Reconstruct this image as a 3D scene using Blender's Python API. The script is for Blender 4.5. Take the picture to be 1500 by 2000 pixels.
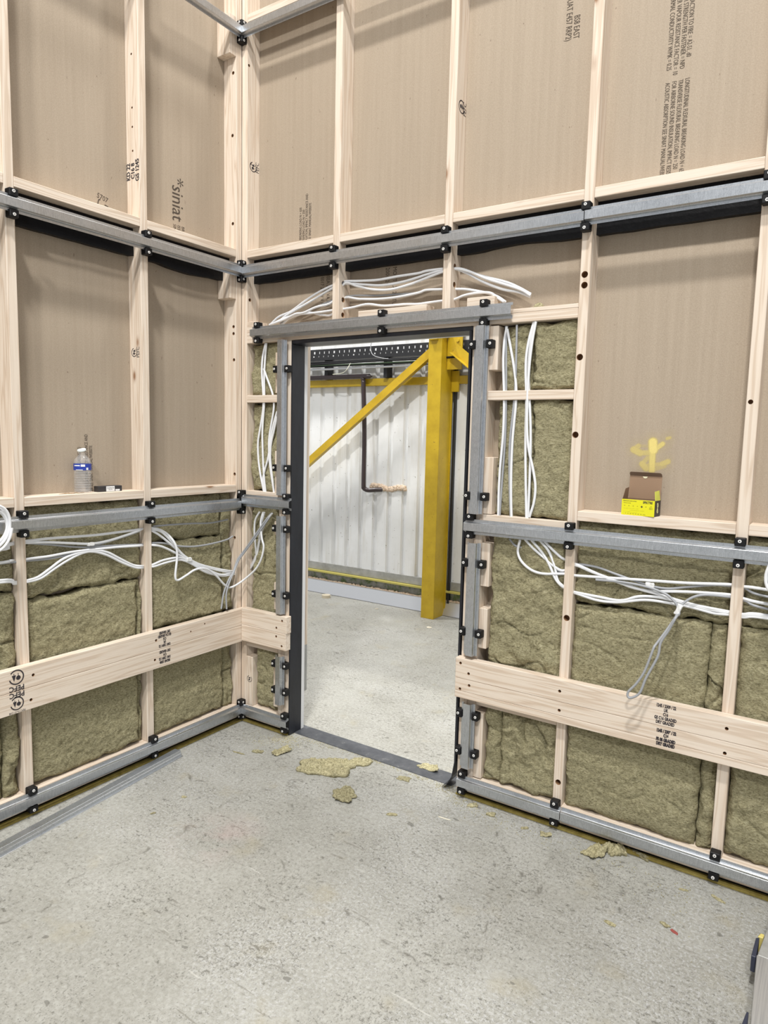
import bpy, bmesh, math, random
from mathutils import Vector, Matrix, noise
random.seed(7)
for o in list(bpy.data.objects): bpy.data.objects.remove(o)
S = bpy.context.scene
COL = S.collection
PI = math.pi
# ------------------------------------------------------------------ camera
CP = Vector((2.65569, -2.6144, 1.56926)); YAW, PIT, ROL, FPX = 0.58637, 0.10773, 0.02357, 1334.9289
fw = Vector((-math.sin(YAW)*math.cos(PIT), math.cos(YAW)*math.cos(PIT), -math.sin(PIT)))
r0 = Vector((math.cos(YAW), math.sin(YAW), 0)); u0 = r0.cross(fw)
rr = r0*math.cos(ROL)+u0*math.sin(ROL); uu = u0*math.cos(ROL)-r0*math.sin(ROL)
cd = bpy.data.cameras.new('camera'); cam = bpy.data.objects.new('camera', cd); COL.objects.link(cam)
M = Matrix((rr, uu, -fw)).transposed().to_4x4(); M.translation = CP
cam.matrix_world = M
cd.sensor_fit = 'VERTICAL'; cd.sensor_height = 24; cd.lens = 24*FPX/2000; cd.clip_start = .05; cd.clip_end = 100
S.camera = cam
# ------------------------------------------------------------------ light
S.view_settings.view_transform = 'Standard'; S.view_settings.look = 'None'
S.view_settings.exposure = 0.0; S.view_settings.gamma = 1; S.view_settings.use_curve_mapping = False
w = bpy.data.worlds.new('world'); S.world = w; w.use_nodes = True
bg = w.node_tree.nodes['Background']; bg.inputs[0].default_value = (.93, .96, 1.0, 1); bg.inputs[1].default_value = .62
def area(name, loc, size, power, target=None, col=(1, .985, .95)):
    l = bpy.data.lights.new(name, 'AREA'); l.shape = 'RECTANGLE'; l.size, l.size_y = size; l.energy = power; l.color = col
    o = bpy.data.objects.new(name, l); o.location = loc; COL.objects.link(o)
    d = (Vector(target)-Vector(loc)) if target else Vector((0, 0, -1))
    o.rotation_euler = d.to_track_quat('-Z', 'Y').to_euler(); return o
area('high_bay_light', (2.7, -3.7, 9.0), (.6, .35), 570, (1.0, -.6, 1))
area('high_bay_light', (4.2, -8.0, 9.0), (.7, .4), 560, (1.0, -.5, 1.2))
area('high_bay_light', (-2.6, .7, 8.0), (.5, .4), 420, (-.9, 2.2, 0))
area('high_bay_light', (1.2, .9, 8.0), (.5, .3), 230, (.2, 2.2, 0))

# ------------------------------------------------------------------ materials
def mat(name, base=(.5, .5, .5), rough=.6, metal=0, spec=.5, alpha=1, trans=0):
    m = bpy.data.materials.new(name); m.use_nodes = True; b = m.node_tree.nodes['Principled BSDF']
    b.inputs['Base Color'].default_value = (*base, 1); b.inputs['Roughness'].default_value = rough
    b.inputs['Metallic'].default_value = metal; b.inputs['Specular IOR Level'].default_value = spec
    b.inputs['Transmission Weight'].default_value = trans; b.inputs['Alpha'].default_value = alpha
    return m
class NT:
    def __init__(s, m): s.t = m.node_tree; s.b = s.t.nodes['Principled BSDF']
    def n(s, typ, ins={}, **kw):
        x = s.t.nodes.new(typ)
        for k, v in kw.items(): setattr(x, k, v)
        for k, v in ins.items(): s.set(x.inputs[k], v)
        return x
    def set(s, sock, v):
        if isinstance(v, bpy.types.NodeSocket): s.t.links.new(v, sock)
        elif isinstance(v, bpy.types.Node): s.t.links.new(v.outputs[0], sock)
        else: sock.default_value = v
    def co(s, scale=(1, 1, 1), kind='Object', rnd=0, rot=(0, 0, 0)):
        c = s.n('ShaderNodeTexCoord').outputs[kind]
        if rnd:
            oi = s.n('ShaderNodeObjectInfo'); r = s.n('ShaderNodeVectorMath', {0: oi.outputs['Random'], 1: (rnd, rnd*.7, rnd*1.3)}, operation='MULTIPLY')
            c = s.n('ShaderNodeVectorMath', {0: c, 1: r}, operation='ADD').outputs[0]
        return s.n('ShaderNodeMapping', {'Vector': c, 'Scale': scale, 'Rotation': rot}).outputs[0]
    def noise(s, vec, scale, detail=4, rough=.55, dist=0):
        return s.n('ShaderNodeTexNoise', {'Vector': vec, 'Scale': scale, 'Detail': detail, 'Roughness': rough, 'Distortion': dist}).outputs[0]
    def ramp(s, v, stops):
        x = s.n('ShaderNodeValToRGB', {'Fac': v}); e = x.color_ramp.elements
        while len(e) < len(stops): e.new(.5)
        for q, (p, c) in zip(e, stops):
            q.position = p; q.color = (*c, 1) if isinstance(c, tuple) else (c, c, c, 1)
        return x.outputs[0]
    def mix(s, f, a, b, mode='MIX'):
        x = s.n('ShaderNodeMix', data_type='RGBA', blend_type=mode)
        s.set(x.inputs['Factor'], f)
        for i, v in (('A', a), ('B', b)):
            so = [q for q in x.inputs if q.name == i and q.type == 'RGBA'][0]
            s.set(so, (*v, 1) if isinstance(v, tuple) and len(v) == 3 else v)
        return [q for q in x.outputs if q.type == 'RGBA'][0]
    def math(s, op, a, b=0, c=0, clamp=False):
        x = s.n('ShaderNodeMath', {0: a, 1: b, 2: c}, operation=op); x.use_clamp = clamp; return x.outputs[0]
    def bump(s, h, strength, dist=.01, normal=None):
        x = s.n('ShaderNodeBump', {'Height': h, 'Strength': strength, 'Distance': dist})
        if normal is not None: s.set(x.inputs['Normal'], normal)
        s.set(s.b.inputs['Normal'], x.outputs[0]); return x.outputs[0]
    def color(s, c): s.set(s.b.inputs['Base Color'], c)

def timber_mat(axis):
    m = mat('pine_timber_'+'xyz'[axis], rough=.62, spec=.3); t = NT(m)
    sc = [14, 14, 14]; sc[axis] = .55
    v = t.co(tuple(sc), rnd=37)
    lo = [6, 6, 6]; lo[axis] = 1.6
    n1 = t.noise(v, 1.6, 3, .5, .3)
    bands = t.math('SINE', t.math('MULTIPLY', n1, 46))
    g = t.math('MULTIPLY_ADD', bands, .5, .5)
    fine = [220, 220, 220]; fine[axis] = 5
    f = t.noise(t.co(tuple(fine), rnd=11), 1, 3, .6)
    base = t.ramp(g, [(0, (.78, .655, .51)), (.55, (.73, .60, .455)), (.86, (.63, .475, .33)), (1, (.54, .39, .255))])
    base = t.mix(.35, base, t.ramp(f, [(.3, (.70, .57, .43)), (.7, (.86, .74, .60))]), 'MIX')
    big = t.noise(t.co(tuple(lo), rnd=5), .6, 2)
    base = t.mix(t.math('MULTIPLY', big, .35), base, (.80, .69, .56))
    # knots
    ks = [5, 5, 5]; ks[axis] = 2.2
    vk = t.n('ShaderNodeTexVoronoi', {'Vector': t.co(tuple(ks), rnd=23), 'Scale': 1.15, 'Randomness': 1}, feature='F1')
    kn = t.ramp(vk.outputs['Distance'], [(.0, 1.), (.045, .95), (.075, .25), (.11, 0.)])
    base = t.mix(kn, base, (.30, .155, .075)); base = t.mix(.22, base, t.mix(1, base, (.90, .93, 1.0), 'MULTIPLY')); base = t.mix(1, base, (.97, .985, 1.03), 'MULTIPLY')
    t.color(base)
    t.bump(t.math('ADD', g, f), .12, .0015)
    return m
TX, TY, TZ = timber_mat(0), timber_mat(1), timber_mat(2)

def board_mat(axis='x'):
    m = mat('brown_gypsum_board', rough=.75, spec=.25); t = NT(m)
    a = t.noise(t.co((1, 1, 1)), 260, 3, .7)
    b = t.noise(t.co((60, 60, 1.6)), 1.0, 3, .6)
    c = t.noise(t.co((1, 1, 1)), 2.2, 3, .5)
    col = t.ramp(a, [(.25, (.27, .215, .160)), (.5, (.385, .315, .240)), (.78, (.50, .42, .33))])
    col = t.mix(.45, col, t.ramp(b, [(.3, (.345, .28, .21)), (.7, (.425, .35, .27))]))
    col = t.mix(t.math('MULTIPLY', c, .25), col, (.42, .345, .268))
    pits = t.ramp(t.noise(t.co((1, 1, .45)), 70, 2, .5), [(.0, 1.), (.235, 1.), (.255, 0.)])
    col = t.mix(t.math('MULTIPLY', pits, .6), col, (.16, .11, .08))
    t.color(col)
    t.bump(t.math('ADD', t.math('MULTIPLY', a, .4), t.math('MULTIPLY', b, .3)), .25, .002)
    return m
BOARD = board_mat()

def metal_mat():
    m = mat('galvanised_steel', rough=.36, metal=.85, spec=.5); t = NT(m)
    vo = t.n('ShaderNodeTexVoronoi', {'Vector': t.co((1, 1, 1), rnd=9), 'Scale': 90}).outputs['Color']
    a = t.noise(t.co((1, 1, 1), rnd=3), 400, 2, .6); c = t.noise(t.co((1, 1, 1), rnd=3), 6, 3, .6)
    col = t.ramp(a, [(.3, (.38, .40, .425)), (.7, (.60, .62, .645))])
    col = t.mix(.25, col, t.ramp(t.n('ShaderNodeSeparateColor', {0: vo}).outputs[0], [(0, (.5, .51, .52)), (1, (.72, .73, .745))]))
    col = t.mix(t.math('MULTIPLY', c, .4), col, (.50, .53, .57))
    kx = t.noise(t.co((420, 420, 45)), 1, 2, .6)
    col = t.mix(t.ramp(kx, [(.36, .22), (.48, 0.)]), col, (.22, .235, .25)); col = t.mix(t.ramp(kx, [(.56, 0.), (.7, .25)]), col, (.80, .82, .84))
    t.color(col); t.set(t.b.inputs['Roughness'], t.ramp(c, [(.3, .24), (.7, .40)]))
    t.bump(a, .12, .001); return m
STEEL = metal_mat()

def wool_mat(name='mineral_wool', lift=1.0):
    m = mat(name, rough=.95, spec=.06); t = NT(m)
    v = t.co((1, 1, 1), rnd=17)
    def st(rot, sc): return t.n('ShaderNodeMapping', {'Vector': v, 'Scale': sc, 'Rotation': rot}).outputs[0]
    def N(vec, s, d=4, r=.65, di=0): return t.n('ShaderNodeTexNoise', {'Vector': vec, 'Scale': s, 'Detail': d, 'Roughness': r, 'Distortion': di}).outputs[0]
    wv = t.n('ShaderNodeVectorMath', {0: v, 1: t.n('ShaderNodeVectorMath', {0: t.n('ShaderNodeTexNoise', {'Vector': v, 'Scale': 14, 'Detail': 3}).outputs['Color'], 1: (.035, .035, .035)}, operation='MULTIPLY')}, operation='ADD').outputs[0]
    a = N(t.n('ShaderNodeMapping', {'Vector': wv, 'Scale': (1, 1, 2.2), 'Rotation': (.22, .18, .2)}).outputs[0], 95, 7, .78, .25)
    b = N(v, 7, 4, .6, .5)
    f1 = N(t.n('ShaderNodeMapping', {'Vector': wv, 'Scale': (1, 1, 5), 'Rotation': (.25, .3, .3)}).outputs[0], 190, 3, .65, .7)
    f2 = N(t.n('ShaderNodeMapping', {'Vector': wv, 'Scale': (5, 5, 1), 'Rotation': (-.9, 1.0, -.3)}).outputs[0], 170, 3, .65, .7)
    L = lift
    def c(x): return tuple(q*L for q in x)
    col = t.ramp(a, [(.36, c((.075, .062, .03))), (.455, c((.34, .30, .175))), (.54, c((.54, .49, .30))), (.68, c((.74, .69, .48)))])
    col = t.mix(.25, col, t.ramp(b, [(.3, c((.37, .335, .20))), (.7, c((.50, .455, .275)))]))
    col = t.mix(t.ramp(f1, [(.60, 0.), (.70, .8)]), col, (.82, .78, .58))
    col = t.mix(t.ramp(f2, [(.62, 0.), (.72, .6)]), col, (.80, .75, .55))
    col = t.mix(t.ramp(f2, [(.28, .75), (.36, 0.)]), col, (.07, .058, .03))
    t.color(col)
    h = t.math('ADD', t.math('MULTIPLY', a, 1.3), t.math('MULTIPLY', t.math('ADD', f1, f2), .5))
    t.bump(h, 1.0, .0055)
    return m
WOOL = wool_mat(); WOOL2 = wool_mat('loose_mineral_wool', 1.3)

def concrete_mat():
    m = mat('worn_concrete', rough=.62, spec=.35); t = NT(m)
    W = t.co((1, 1, 1))
    big = t.noise(W, .9, 5, .6, .3); mid = t.noise(W, 5, 5, .62, .2); fine = t.noise(W, 60, 4, .7)
    f2 = t.noise(W, 95, 8, .85)
    col = t.ramp(mid, [(.3, (0.271, 0.266, 0.235)), (.5, (0.349, 0.344, 0.309)), (.72, (0.432, 0.427, 0.396))])
    col = t.mix(t.ramp(big, [(.36, .8), (.60, .0)]), col, (0.249, 0.240, 0.208))
    col = t.mix(.5, col, t.ramp(fine, [(.28, (0.221, 0.217, 0.189)), (.5, (0.349, 0.344, 0.312)), (.72, (0.487, 0.486, 0.454))]))
    patch = t.ramp(t.noise(W, 1.1, 3, .55, .6), [(.46, 0.), (.60, 1.)])
    wh = t.ramp(f2, [(.50, 0.), (.60, .7)])
    col = t.mix(t.math('MULTIPLY', t.math('MULTIPLY_ADD', patch, .85, .15), wh), col, (0.563, 0.568, 0.584))
    n2 = t.noise(W, 3.1, 4, .65, .4)
    pit = t.noise(t.n('ShaderNodeMapping', {'Vector': W, 'Scale': (1, 1.7, 1), 'Rotation': (0, 0, .75)}).outputs[0], 30, 9, .80, .3)
    pit2 = t.noise(t.n('ShaderNodeMapping', {'Vector': W, 'Scale': (1.6, 1, 1), 'Rotation': (0, 0, .4)}).outputs[0], 95, 6, .80, .3)
    dk = t.math('GREATER_THAN', t.math('MULTIPLY_ADD', n2, .19, .312), pit)
    dk2 = t.math('GREATER_THAN', t.math('MULTIPLY_ADD', n2, .17, .337), pit2)
    col = t.mix(t.math('MULTIPLY', dk, .66), col, (.10, .094, .078))
    col = t.mix(t.math('MULTIPLY', dk2, .5), col, (.10, .094, .078))
    dk = t.math('MAXIMUM', dk, dk2)
    # long scuffs
    def scuff(ang, sc, th, wgt, c):
        nonlocal col
        v = t.n('ShaderNodeMapping', {'Vector': W, 'Rotation': (0, 0, ang), 'Scale': (1, sc, 1)}).outputs[0]
        x = t.ramp(t.noise(v, 3.2, 4, .65, .15), [(th, 0.), (th+.05, wgt)])
        col = t.mix(x, col, c)
    scuff(2.1, 14, .655, .55, (.16, .15, .125)); scuff(.35, 11, .655, .55, (.17, .16, .132)); scuff(-.5, 13, .655, .5, (.165, .155, .13)); scuff(1.2, 10, .68, .5, (.17, .16, .135))
    scuff(.9, 12, .66, .45, (.58, .57, .53))
    # hairline cracks
    wv = t.n('ShaderNodeVectorMath', {0: W, 1: t.n('ShaderNodeVectorMath', {0: t.n('ShaderNodeTexNoise', {'Vector': W, 'Scale': 5, 'Detail': 4}).outputs['Color'], 1: (.28, .28, 0)}, operation='MULTIPLY')}, operation='ADD').outputs[0]
    ed = t.n('ShaderNodeTexVoronoi', {'Vector': wv, 'Scale': .8}, feature='DISTANCE_TO_EDGE').outputs[0]
    ck = t.ramp(ed, [(.0, .9), (.002, .6), (.005, 0.)])
    ckm = t.ramp(t.noise(W, 14, 3, .6), [(.5, 0.), (.6, 1.)])
    col = t.mix(t.math('MULTIPLY', t.math('MULTIPLY', ck, ckm), .75), col, (.10, .092, .075))
    tint = t.ramp(t.noise(W, 4.3, 3, .6), [(.60, 0.), (.72, .35)]); col = t.mix(tint, col, (.34, .30, .20))
    # greasy blots
    bl = t.ramp(t.noise(t.n('ShaderNodeMapping', {'Vector': W, 'Scale': (1, 1.5, 1)}).outputs[0], 15, 2, .4), [(.725, 0.), (.735, .6)])
    col = t.mix(bl, col, (.12, .115, .10))
    # a pale pink chalky smudge by the left wall
    sp = t.n('ShaderNodeVectorMath', {0: t.n('ShaderNodeTexCoord').outputs['Object'], 1: (.74, -.86, 0)}, operation='DISTANCE').outputs['Value']
    col = t.mix(t.math('MULTIPLY', t.ramp(sp, [(.0, .5), (.22, 0.)]), t.ramp(mid, [(.4, 0.), (.6, 1.)])), col, (.40, .29, .27))
    t.color(col)
    t.set(t.b.inputs['Roughness'], t.ramp(mid, [(.3, .42), (.7, .7)]))
    h = t.math('SUBTRACT', t.math('MULTIPLY', fine, .5), t.math('MULTIPLY', dk, .6))
    t.bump(h, .45, .003)
    return m
CONC = concrete_mat()

RUBBER = mat('black_rubber', (.006, .006, .007), .55, spec=.3)
SCREW = mat('zinc_screw', (.85, .84, .82), .4, .25)
INK = mat('black_ink', (.045, .04, .045), .8, spec=.1)
INKB = mat('brown_black_ink', (.085, .068, .055), .85, spec=.1)
LINING = mat('black_membrane', (.018, .02, .027), .42, spec=.5)
_t = NT(LINING); _n = _t.noise(_t.co((3, 3, 1)), 5, 5, .7); _t.color(_t.ramp(_n, [(.35, (.006, .007, .011)), (.66, (.014, .016, .023)), (.86, (.10, .10, .11))])); _t.bump(_n, .15, .004)
BLACK = mat('black_plastic_and_gap_shade', (.004, .004, .005), .5, spec=.2)
_t = NT(BLACK); _n = _t.noise(_t.co((1, 1, 1)), 30, 4, .6); _t.bump(_n, .5, .004)
YFOAM = mat('yellow_foam_strip', (.42, .34, .10), .8, spec=.1)
_t = NT(YFOAM); _t.color(_t.ramp(_t.noise(_t.co(), 30, 4, .6), [(.3, (.20, .155, .04)), (.7, (.36, .29, .09))]))
CABLE = mat('white_cable', (.80, .81, .83), .38, spec=.45)
CABLEG = mat('grey_cable', (.36, .37, .39), .42, spec=.45)
TAPE = mat('white_tape', (.78, .78, .77), .5)
HOLE = mat('drilled_dark_wood', (.30, .17, .09), .9, spec=.1)
YPAINT = mat('yellow_gloss_paint', (.62, .42, .012), .35, spec=.5)
_t = NT(YPAINT); _c = _t.ramp(_t.noise(_t.co(), 8, 4, .6), [(.3, (.47, .31, .012)), (.7, (.60, .41, .02))])
_c = _t.mix(_t.ramp(_t.noise(_t.co((1, 1, 1)), 45, 3, .6), [(.70, 0.), (.73, .8)]), _c, (.12, .07, .02)); _t.color(_c)
WSHEET = mat('white_painted_sheet', (.80, .81, .82), .42, spec=.4)
_t = NT(WSHEET); _w = _t.co()
_c = _t.ramp(_t.noise(_w, 3, 4, .6), [(.3, (.76, .77, .77)), (.7, (.87, .88, .89))])
_c = _t.mix(_t.ramp(_t.noise(_t.co((14, 14, 1.2)), 1, 4, .7), [(.52, 0.), (.8, .6)]), _c, (.55, .52, .44))
_c = _t.mix(_t.ramp(_t.noise(_w, 38, 3, .6), [(.695, 0.), (.715, .8)]), _c, (.22, .20, .16)); _t.color(_c)
GREYST = mat('grey_flashing', (.40, .40, .385), .5, .2)
_t = NT(GREYST); _t.color(_t.ramp(_t.noise(_t.co(), 9, 4, .7), [(.3, (.29, .29, .27)), (.7, (.46, .46, .45))]))
GDIRT = mat('mossy_grey_band', (.22, .23, .17), .8)
_t = NT(GDIRT); _t.color(_t.ramp(_t.noise(_t.co(), 12, 5, .7), [(.38, (.10, .15, .05)), (.5, (.25, .25, .22)), (.7, (.36, .36, .34))]))
SILVER = mat('mill_aluminium', (.66, .67, .69), .36, .7)
FOAMP = mat('expanding_foam', (.72, .58, .45), .8)
_t = NT(FOAMP); _n = _t.noise(_t.co(), 60, 4, .6); _t.color(_t.ramp(_n, [(.3, (.52, .36, .24)), (.7, (.80, .68, .55))])); _t.bump(_n, .6, .01)
PIPE = mat('dark_brown_pipe', (.045, .032, .034), .3, spec=.5)
DARKST = mat('black_steel', (.025, .025, .027), .5, .2)
LEADST = mat('dark_lead_strip', (.075, .08, .092), .45, .3)
_t = NT(LEADST); _t.color(_t.ramp(_t.noise(_t.co(), 14, 5, .75), [(.3, (.055, .06, .072)), (.6, (.10, .105, .118)), (.78, (.30, .30, .29))]))
PLASTER = mat('white_plasterboard_edge', (.70, .70, .70), .7)

# ------------------------------------------------------------------ builders
USED = {}
def tag(o, label=None, cat=None, group=None, kind=None):
    if label: o['label'] = label
    if cat: o['category'] = cat
    if group: o['group'] = group
    if kind: o['kind'] = kind
    return o
def new_obj(name, bm, m, parent=None, loc=None, smooth=False, recalc=True):
    me = bpy.data.meshes.new(name)
    if recalc: bmesh.ops.recalc_face_normals(bm, faces=bm.faces)
    if loc is not None and parent is None:
        bmesh.ops.translate(bm, verts=bm.verts, vec=-Vector(loc))
    bm.to_mesh(me); bm.free()
    if smooth:
        for p in me.polygons: p.use_smooth = True
    for x in (m if isinstance(m, (list, tuple)) else [m]): me.materials.append(x)
    o = bpy.data.objects.new(name, me); COL.objects.link(o)
    if parent is not None:
        o.parent = parent; o.matrix_parent_inverse = parent.matrix_world.inverted() if False else Matrix.Identity(4)
    if loc is not None and parent is None: o.location = loc
    return o
def add_box(bm, a, b, bev=0, mi=0):
    a, b = Vector(a), Vector(b); lo = Vector(map(min, a, b)); hi = Vector(map(max, a, b))
    r = bmesh.ops.create_cube(bm, size=1)['verts']
    for v in r: v.co = Vector((lo[i]+(v.co[i]+.5)*(hi[i]-lo[i]) for i in range(3)))
    if bev:
        es = list({e for v in r for e in v.link_edges})
        r = bmesh.ops.bevel(bm, geom=es, offset=bev, segments=1, affect='EDGES', profile=.5)['verts']
    if mi:
        for v in r:
            for f in v.link_faces: f.material_index = mi
    return r
def box(name, a, b, m, parent=None, bev=.001, label=None, cat=None, group=None, kind=None, base=None):
    bm = bmesh.new(); 
    off = parent.location.copy() if parent is not None else Vector()
    a, b = Vector(a), Vector(b)
    add_box(bm, a-off, b-off, bev)
    loc = None if parent is not None else Vector(((a.x+b.x)/2, (a.y+b.y)/2, min(a.z, b.z)))
    o = new_obj(name, bm, m, parent, loc)
    return tag(o, label, cat, group, kind)
def add_cyl(bm, p0, p1, r, seg=12, r2=None, mi=0):
    p0, p1 = Vector(p0), Vector(p1); d = p1-p0
    q = d.to_track_quat('Z', 'Y').to_matrix().to_4x4(); q.translation = (p0+p1)/2
    g = bmesh.ops.create_cone(bm, cap_ends=True, segments=seg, radius1=r, radius2=r if r2 is None else r2, depth=d.length, matrix=q)
    if mi:
        for v in g['verts']:
            for f in v.link_faces: f.material_index = mi
    return g['verts']
def lathe(bm, prof, seg=24, loc=(0, 0, 0)):
    rings = []
    for r, z in prof:
        rings.append([bm.verts.new((loc[0]+r*math.cos(2*PI*k/seg), loc[1]+r*math.sin(2*PI*k/seg), loc[2]+z)) for k in range(seg)])
    for A, B in zip(rings, rings[1:]):
        for k in range(seg): bm.faces.new((A[k], A[(k+1) % seg], B[(k+1) % seg], B[k]))
    bm.faces.new(rings[0][::-1]); bm.faces.new(rings[-1])
# timber: box with optional drilled blind holes (point, direction axis, radius, depth)
def timber(name, a, b, axis, label, group, cat='timber', holes=()):
    m = (TX, TY, TZ)[axis]
    o = box(name, a, b, [m, HOLE], bev=.0018, label=label, cat=cat, group=group)
    if holes:
        cb = bmesh.new()
        for (p, ax, r, dep) in holes:
            p = Vector(p)-o.location; d = Vector(ax).normalized()
            add_cyl(cb, p-d*.01, p+d*dep, r, 14)
        me = bpy.data.meshes.new('cutter'); bmesh.ops.recalc_face_normals(cb, faces=cb.faces); cb.to_mesh(me); cb.free()
        me.materials.append(HOLE); me.materials.append(HOLE)
        for p in me.polygons: p.material_index = 1
        c = bpy.data.objects.new('cutter', me); c.location = o.location; COL.objects.link(c)
        md = o.modifiers.new('holes', 'BOOLEAN'); md.operation = 'DIFFERENCE'; md.object = c; md.solver = 'EXACT'
        bpy.context.view_layer.update()
        dg = bpy.context.evaluated_depsgraph_get()
        nm = bpy.data.meshes.new_from_object(o.evaluated_get(dg)); o.modifiers.clear(); o.data = nm
        bpy.data.objects.remove(c)
    return o
# hat-section steel channel. d = distance out from stud plane, h = half height
HAT = [(.0215, -.0318), (.0215, -.0215), (.030, -.0205), (.0320, -.0188), (.0404, -.0162), (.0412, -.0152), (.0412, .0152), (.0404, .0162), (.0320, .0188), (.030, .0205), (.0215, .0215), (.0215, .0318)]
def channel(wall, s0, s1, h, vertical=False, label='', group='', end0=None, end1=None):
    """wall 'R': plane y=0, room at -y, s=x.  'L': plane x=0, room at +x, s=-y.  vertical: s is z and h is the position along the wall."""
    bm = bmesh.new(); th = .0009
    pts = HAT + [(d-th, k*(1-.03)) for d, k in reversed(HAT)]
    def P(s, d, k):
        if vertical: return Vector((h+k, -d, s)) if wall == 'R' else Vector((d, h+k, s))
        return Vector((s, -d, h+k)) if wall == 'R' else Vector((d, -s, h+k))
    A = [bm.verts.new(P(s0 if end0 is None else d, d, k)) for d, k in pts]
    B = [bm.verts.new(P(s1, d, k)) for d, k in pts]
    n = len(pts)
    for i in range(n): bm.faces.new((A[i], A[(i+1) % n], B[(i+1) % n], B[i]))
    nh = len(HAT)
    for R in (A, B):
        for i in range(nh-1): bm.faces.new((R[i], R[i+1], R[n-2-i], R[n-1-i]))
    o = new_obj('steel_channel', bm, STEEL, None, loc=P((s0+s1)/2, 0, 0))
    return tag(o, label, 'metal channel', group)
def make_clip():
    bm = bmesh.new()
    add_box(bm, (-.017, -.0205, -.042), (.017, -.0005, .042), .002)
    for s in (-1, 1):
        add_box(bm, (-.017, -.035, s*.0235), (.017, -.0005, s*.0520), .0025)
    o = new_obj('rubber_clip', bm, RUBBER)
    for s in (-1, 1):
        b2 = bmesh.new(); add_cyl(b2, (-.001, -.035, s*.0415), (-.001, -.0372, s*.0415), .0060, 16, .0054)
        sc = new_obj('screw', b2, SCREW, o)
        b3 = bmesh.new(); add_cyl(b3, (-.001, -.0372, s*.0415), (-.001, -.0377, s*.0415), .0021, 8)
        new_obj('screw_recess', b3, RUBBER, sc)
    return o
CLIP0 = [None]
def clip(wall, s, z, label, vertical=False, group='rubber clips'):
    if CLIP0[0] is None: o = make_clip(); CLIP0[0] = o
    else:
        src = CLIP0[0]; o = src.copy(); COL.objects.link(o)
        for ch in [c for c in src.children]:
            d = ch.copy(); COL.objects.link(d); d.parent = o
            for g in [x for x in ch.children]:
                e = g.copy(); COL.objects.link(e); e.parent = d
    o.location = (s, 0, z) if wall == 'R' else (0, -s, z)
    rz = 0 if wall == 'R' else PI/2
    o.rotation_euler = Matrix.Rotation(rz, 3, 'Z').to_euler() if not vertical else (Matrix.Rotation(rz, 3, 'Z') @ Matrix.Rotation(PI/2, 3, 'Y')).to_euler()
    return tag(o, label, 'clip', group)
def fbm(p, s, o=4): return noise.fractal(p*s, 1.0, 2.0, o)
def batt(wall, a0, a1, z0, z1, label, d0=.02, amp=.006, crack=.0, seed=0, cell=.0055, group='mineral wool batts', jag=.010, fold=0, name='insulation_batt', back=.085, tilt=0):
    bm = bmesh.new(); nx = max(3, int((a1-a0)/cell)); nz = max(3, int((z1-z0)/cell))
    sv = Vector((seed*7.31, seed*3.17, seed*1.7))
    def P(s, d, z): return Vector((s, d, z)) if wall == 'R' else Vector((-d, -s, z))
    G = []
    for j in range(nz+1):
        row = []
        for i in range(nx+1):
            u, v = i/nx, j/nz; s = a0+(a1-a0)*u; z = z0+(z1-z0)*v
            q = Vector((s, 0, z))+sv
            eu = min(u, 1-u)*(a1-a0); ev = min(v, 1-v)*(z1-z0); e = min(eu, ev)
            k = max(0, 1-e/.05)
            s += fbm(q+Vector((9, 0, 0)), 14, 3)*jag*k*1.6*(1 if 0 < i < nx else .35)
            z += fbm(q+Vector((0, 9, 0)), 14, 3)*jag*k*1.6
            d = d0 + fbm(q, 4, 3)*amp*1.1 + fbm(q, 17, 3)*amp*.8 + fbm(q, 48, 3)*.0032
            d += .022*max(0, 1-e/.020)**1.6
            if crack:
                qq = Vector((q.x+.05*fbm(q, 6, 2), 0, q.z*1.5+.05*fbm(q+Vector((3, 3, 3)), 6, 2)))
                c = abs(noise.noise(qq*4.2)); mk = max(0, min(1, .15+1.5*noise.noise(qq*2.1+Vector((31, 7, 3))))); d += 1.2*crack*mk*max(0, 1-c/(.035+.04*abs(noise.noise(qq*9))))**1.3
                d -= .45*crack*max(0, .5-abs(noise.noise(q*9+Vector((1, 2, 3)))))*mk
            if fold:
                qq = q*11; qq.z *= .45
                d += fold*(abs(noise.noise(qq))*1.6-.35)
            d += tilt*(v-.5)
            row.append(bm.verts.new(P(s, max(-.006, min(d, .078)), z)))
        G.append(row)
    for j in range(nz):
        for i in range(nx): bm.faces.new((G[j][i], G[j][i+1], G[j+1][i+1], G[j+1][i]))
    ring = [G[0][i] for i in range(nx+1)]+[G[j][nx] for j in range(1, nz+1)]+[G[nz][i] for i in range(nx-1, -1, -1)]+[G[j][0] for j in range(nz-1, 0, -1)]
    bk = []
    for v in ring:
        c = v.co.copy()
        if wall == 'R': c.y = back
        else: c.x = -back
        bk.append(bm.verts.new(c))
    n = len(ring)
    for i in range(n): bm.faces.new((ring[i], bk[i], bk[(i+1) % n], ring[(i+1) % n]))
    bm.faces.new(bk)
    o = new_obj(name, bm, WOOL, None, loc=P((a0+a1)/2, .05, z0), smooth=True)
    return tag(o, label, 'insulation', group)
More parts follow.
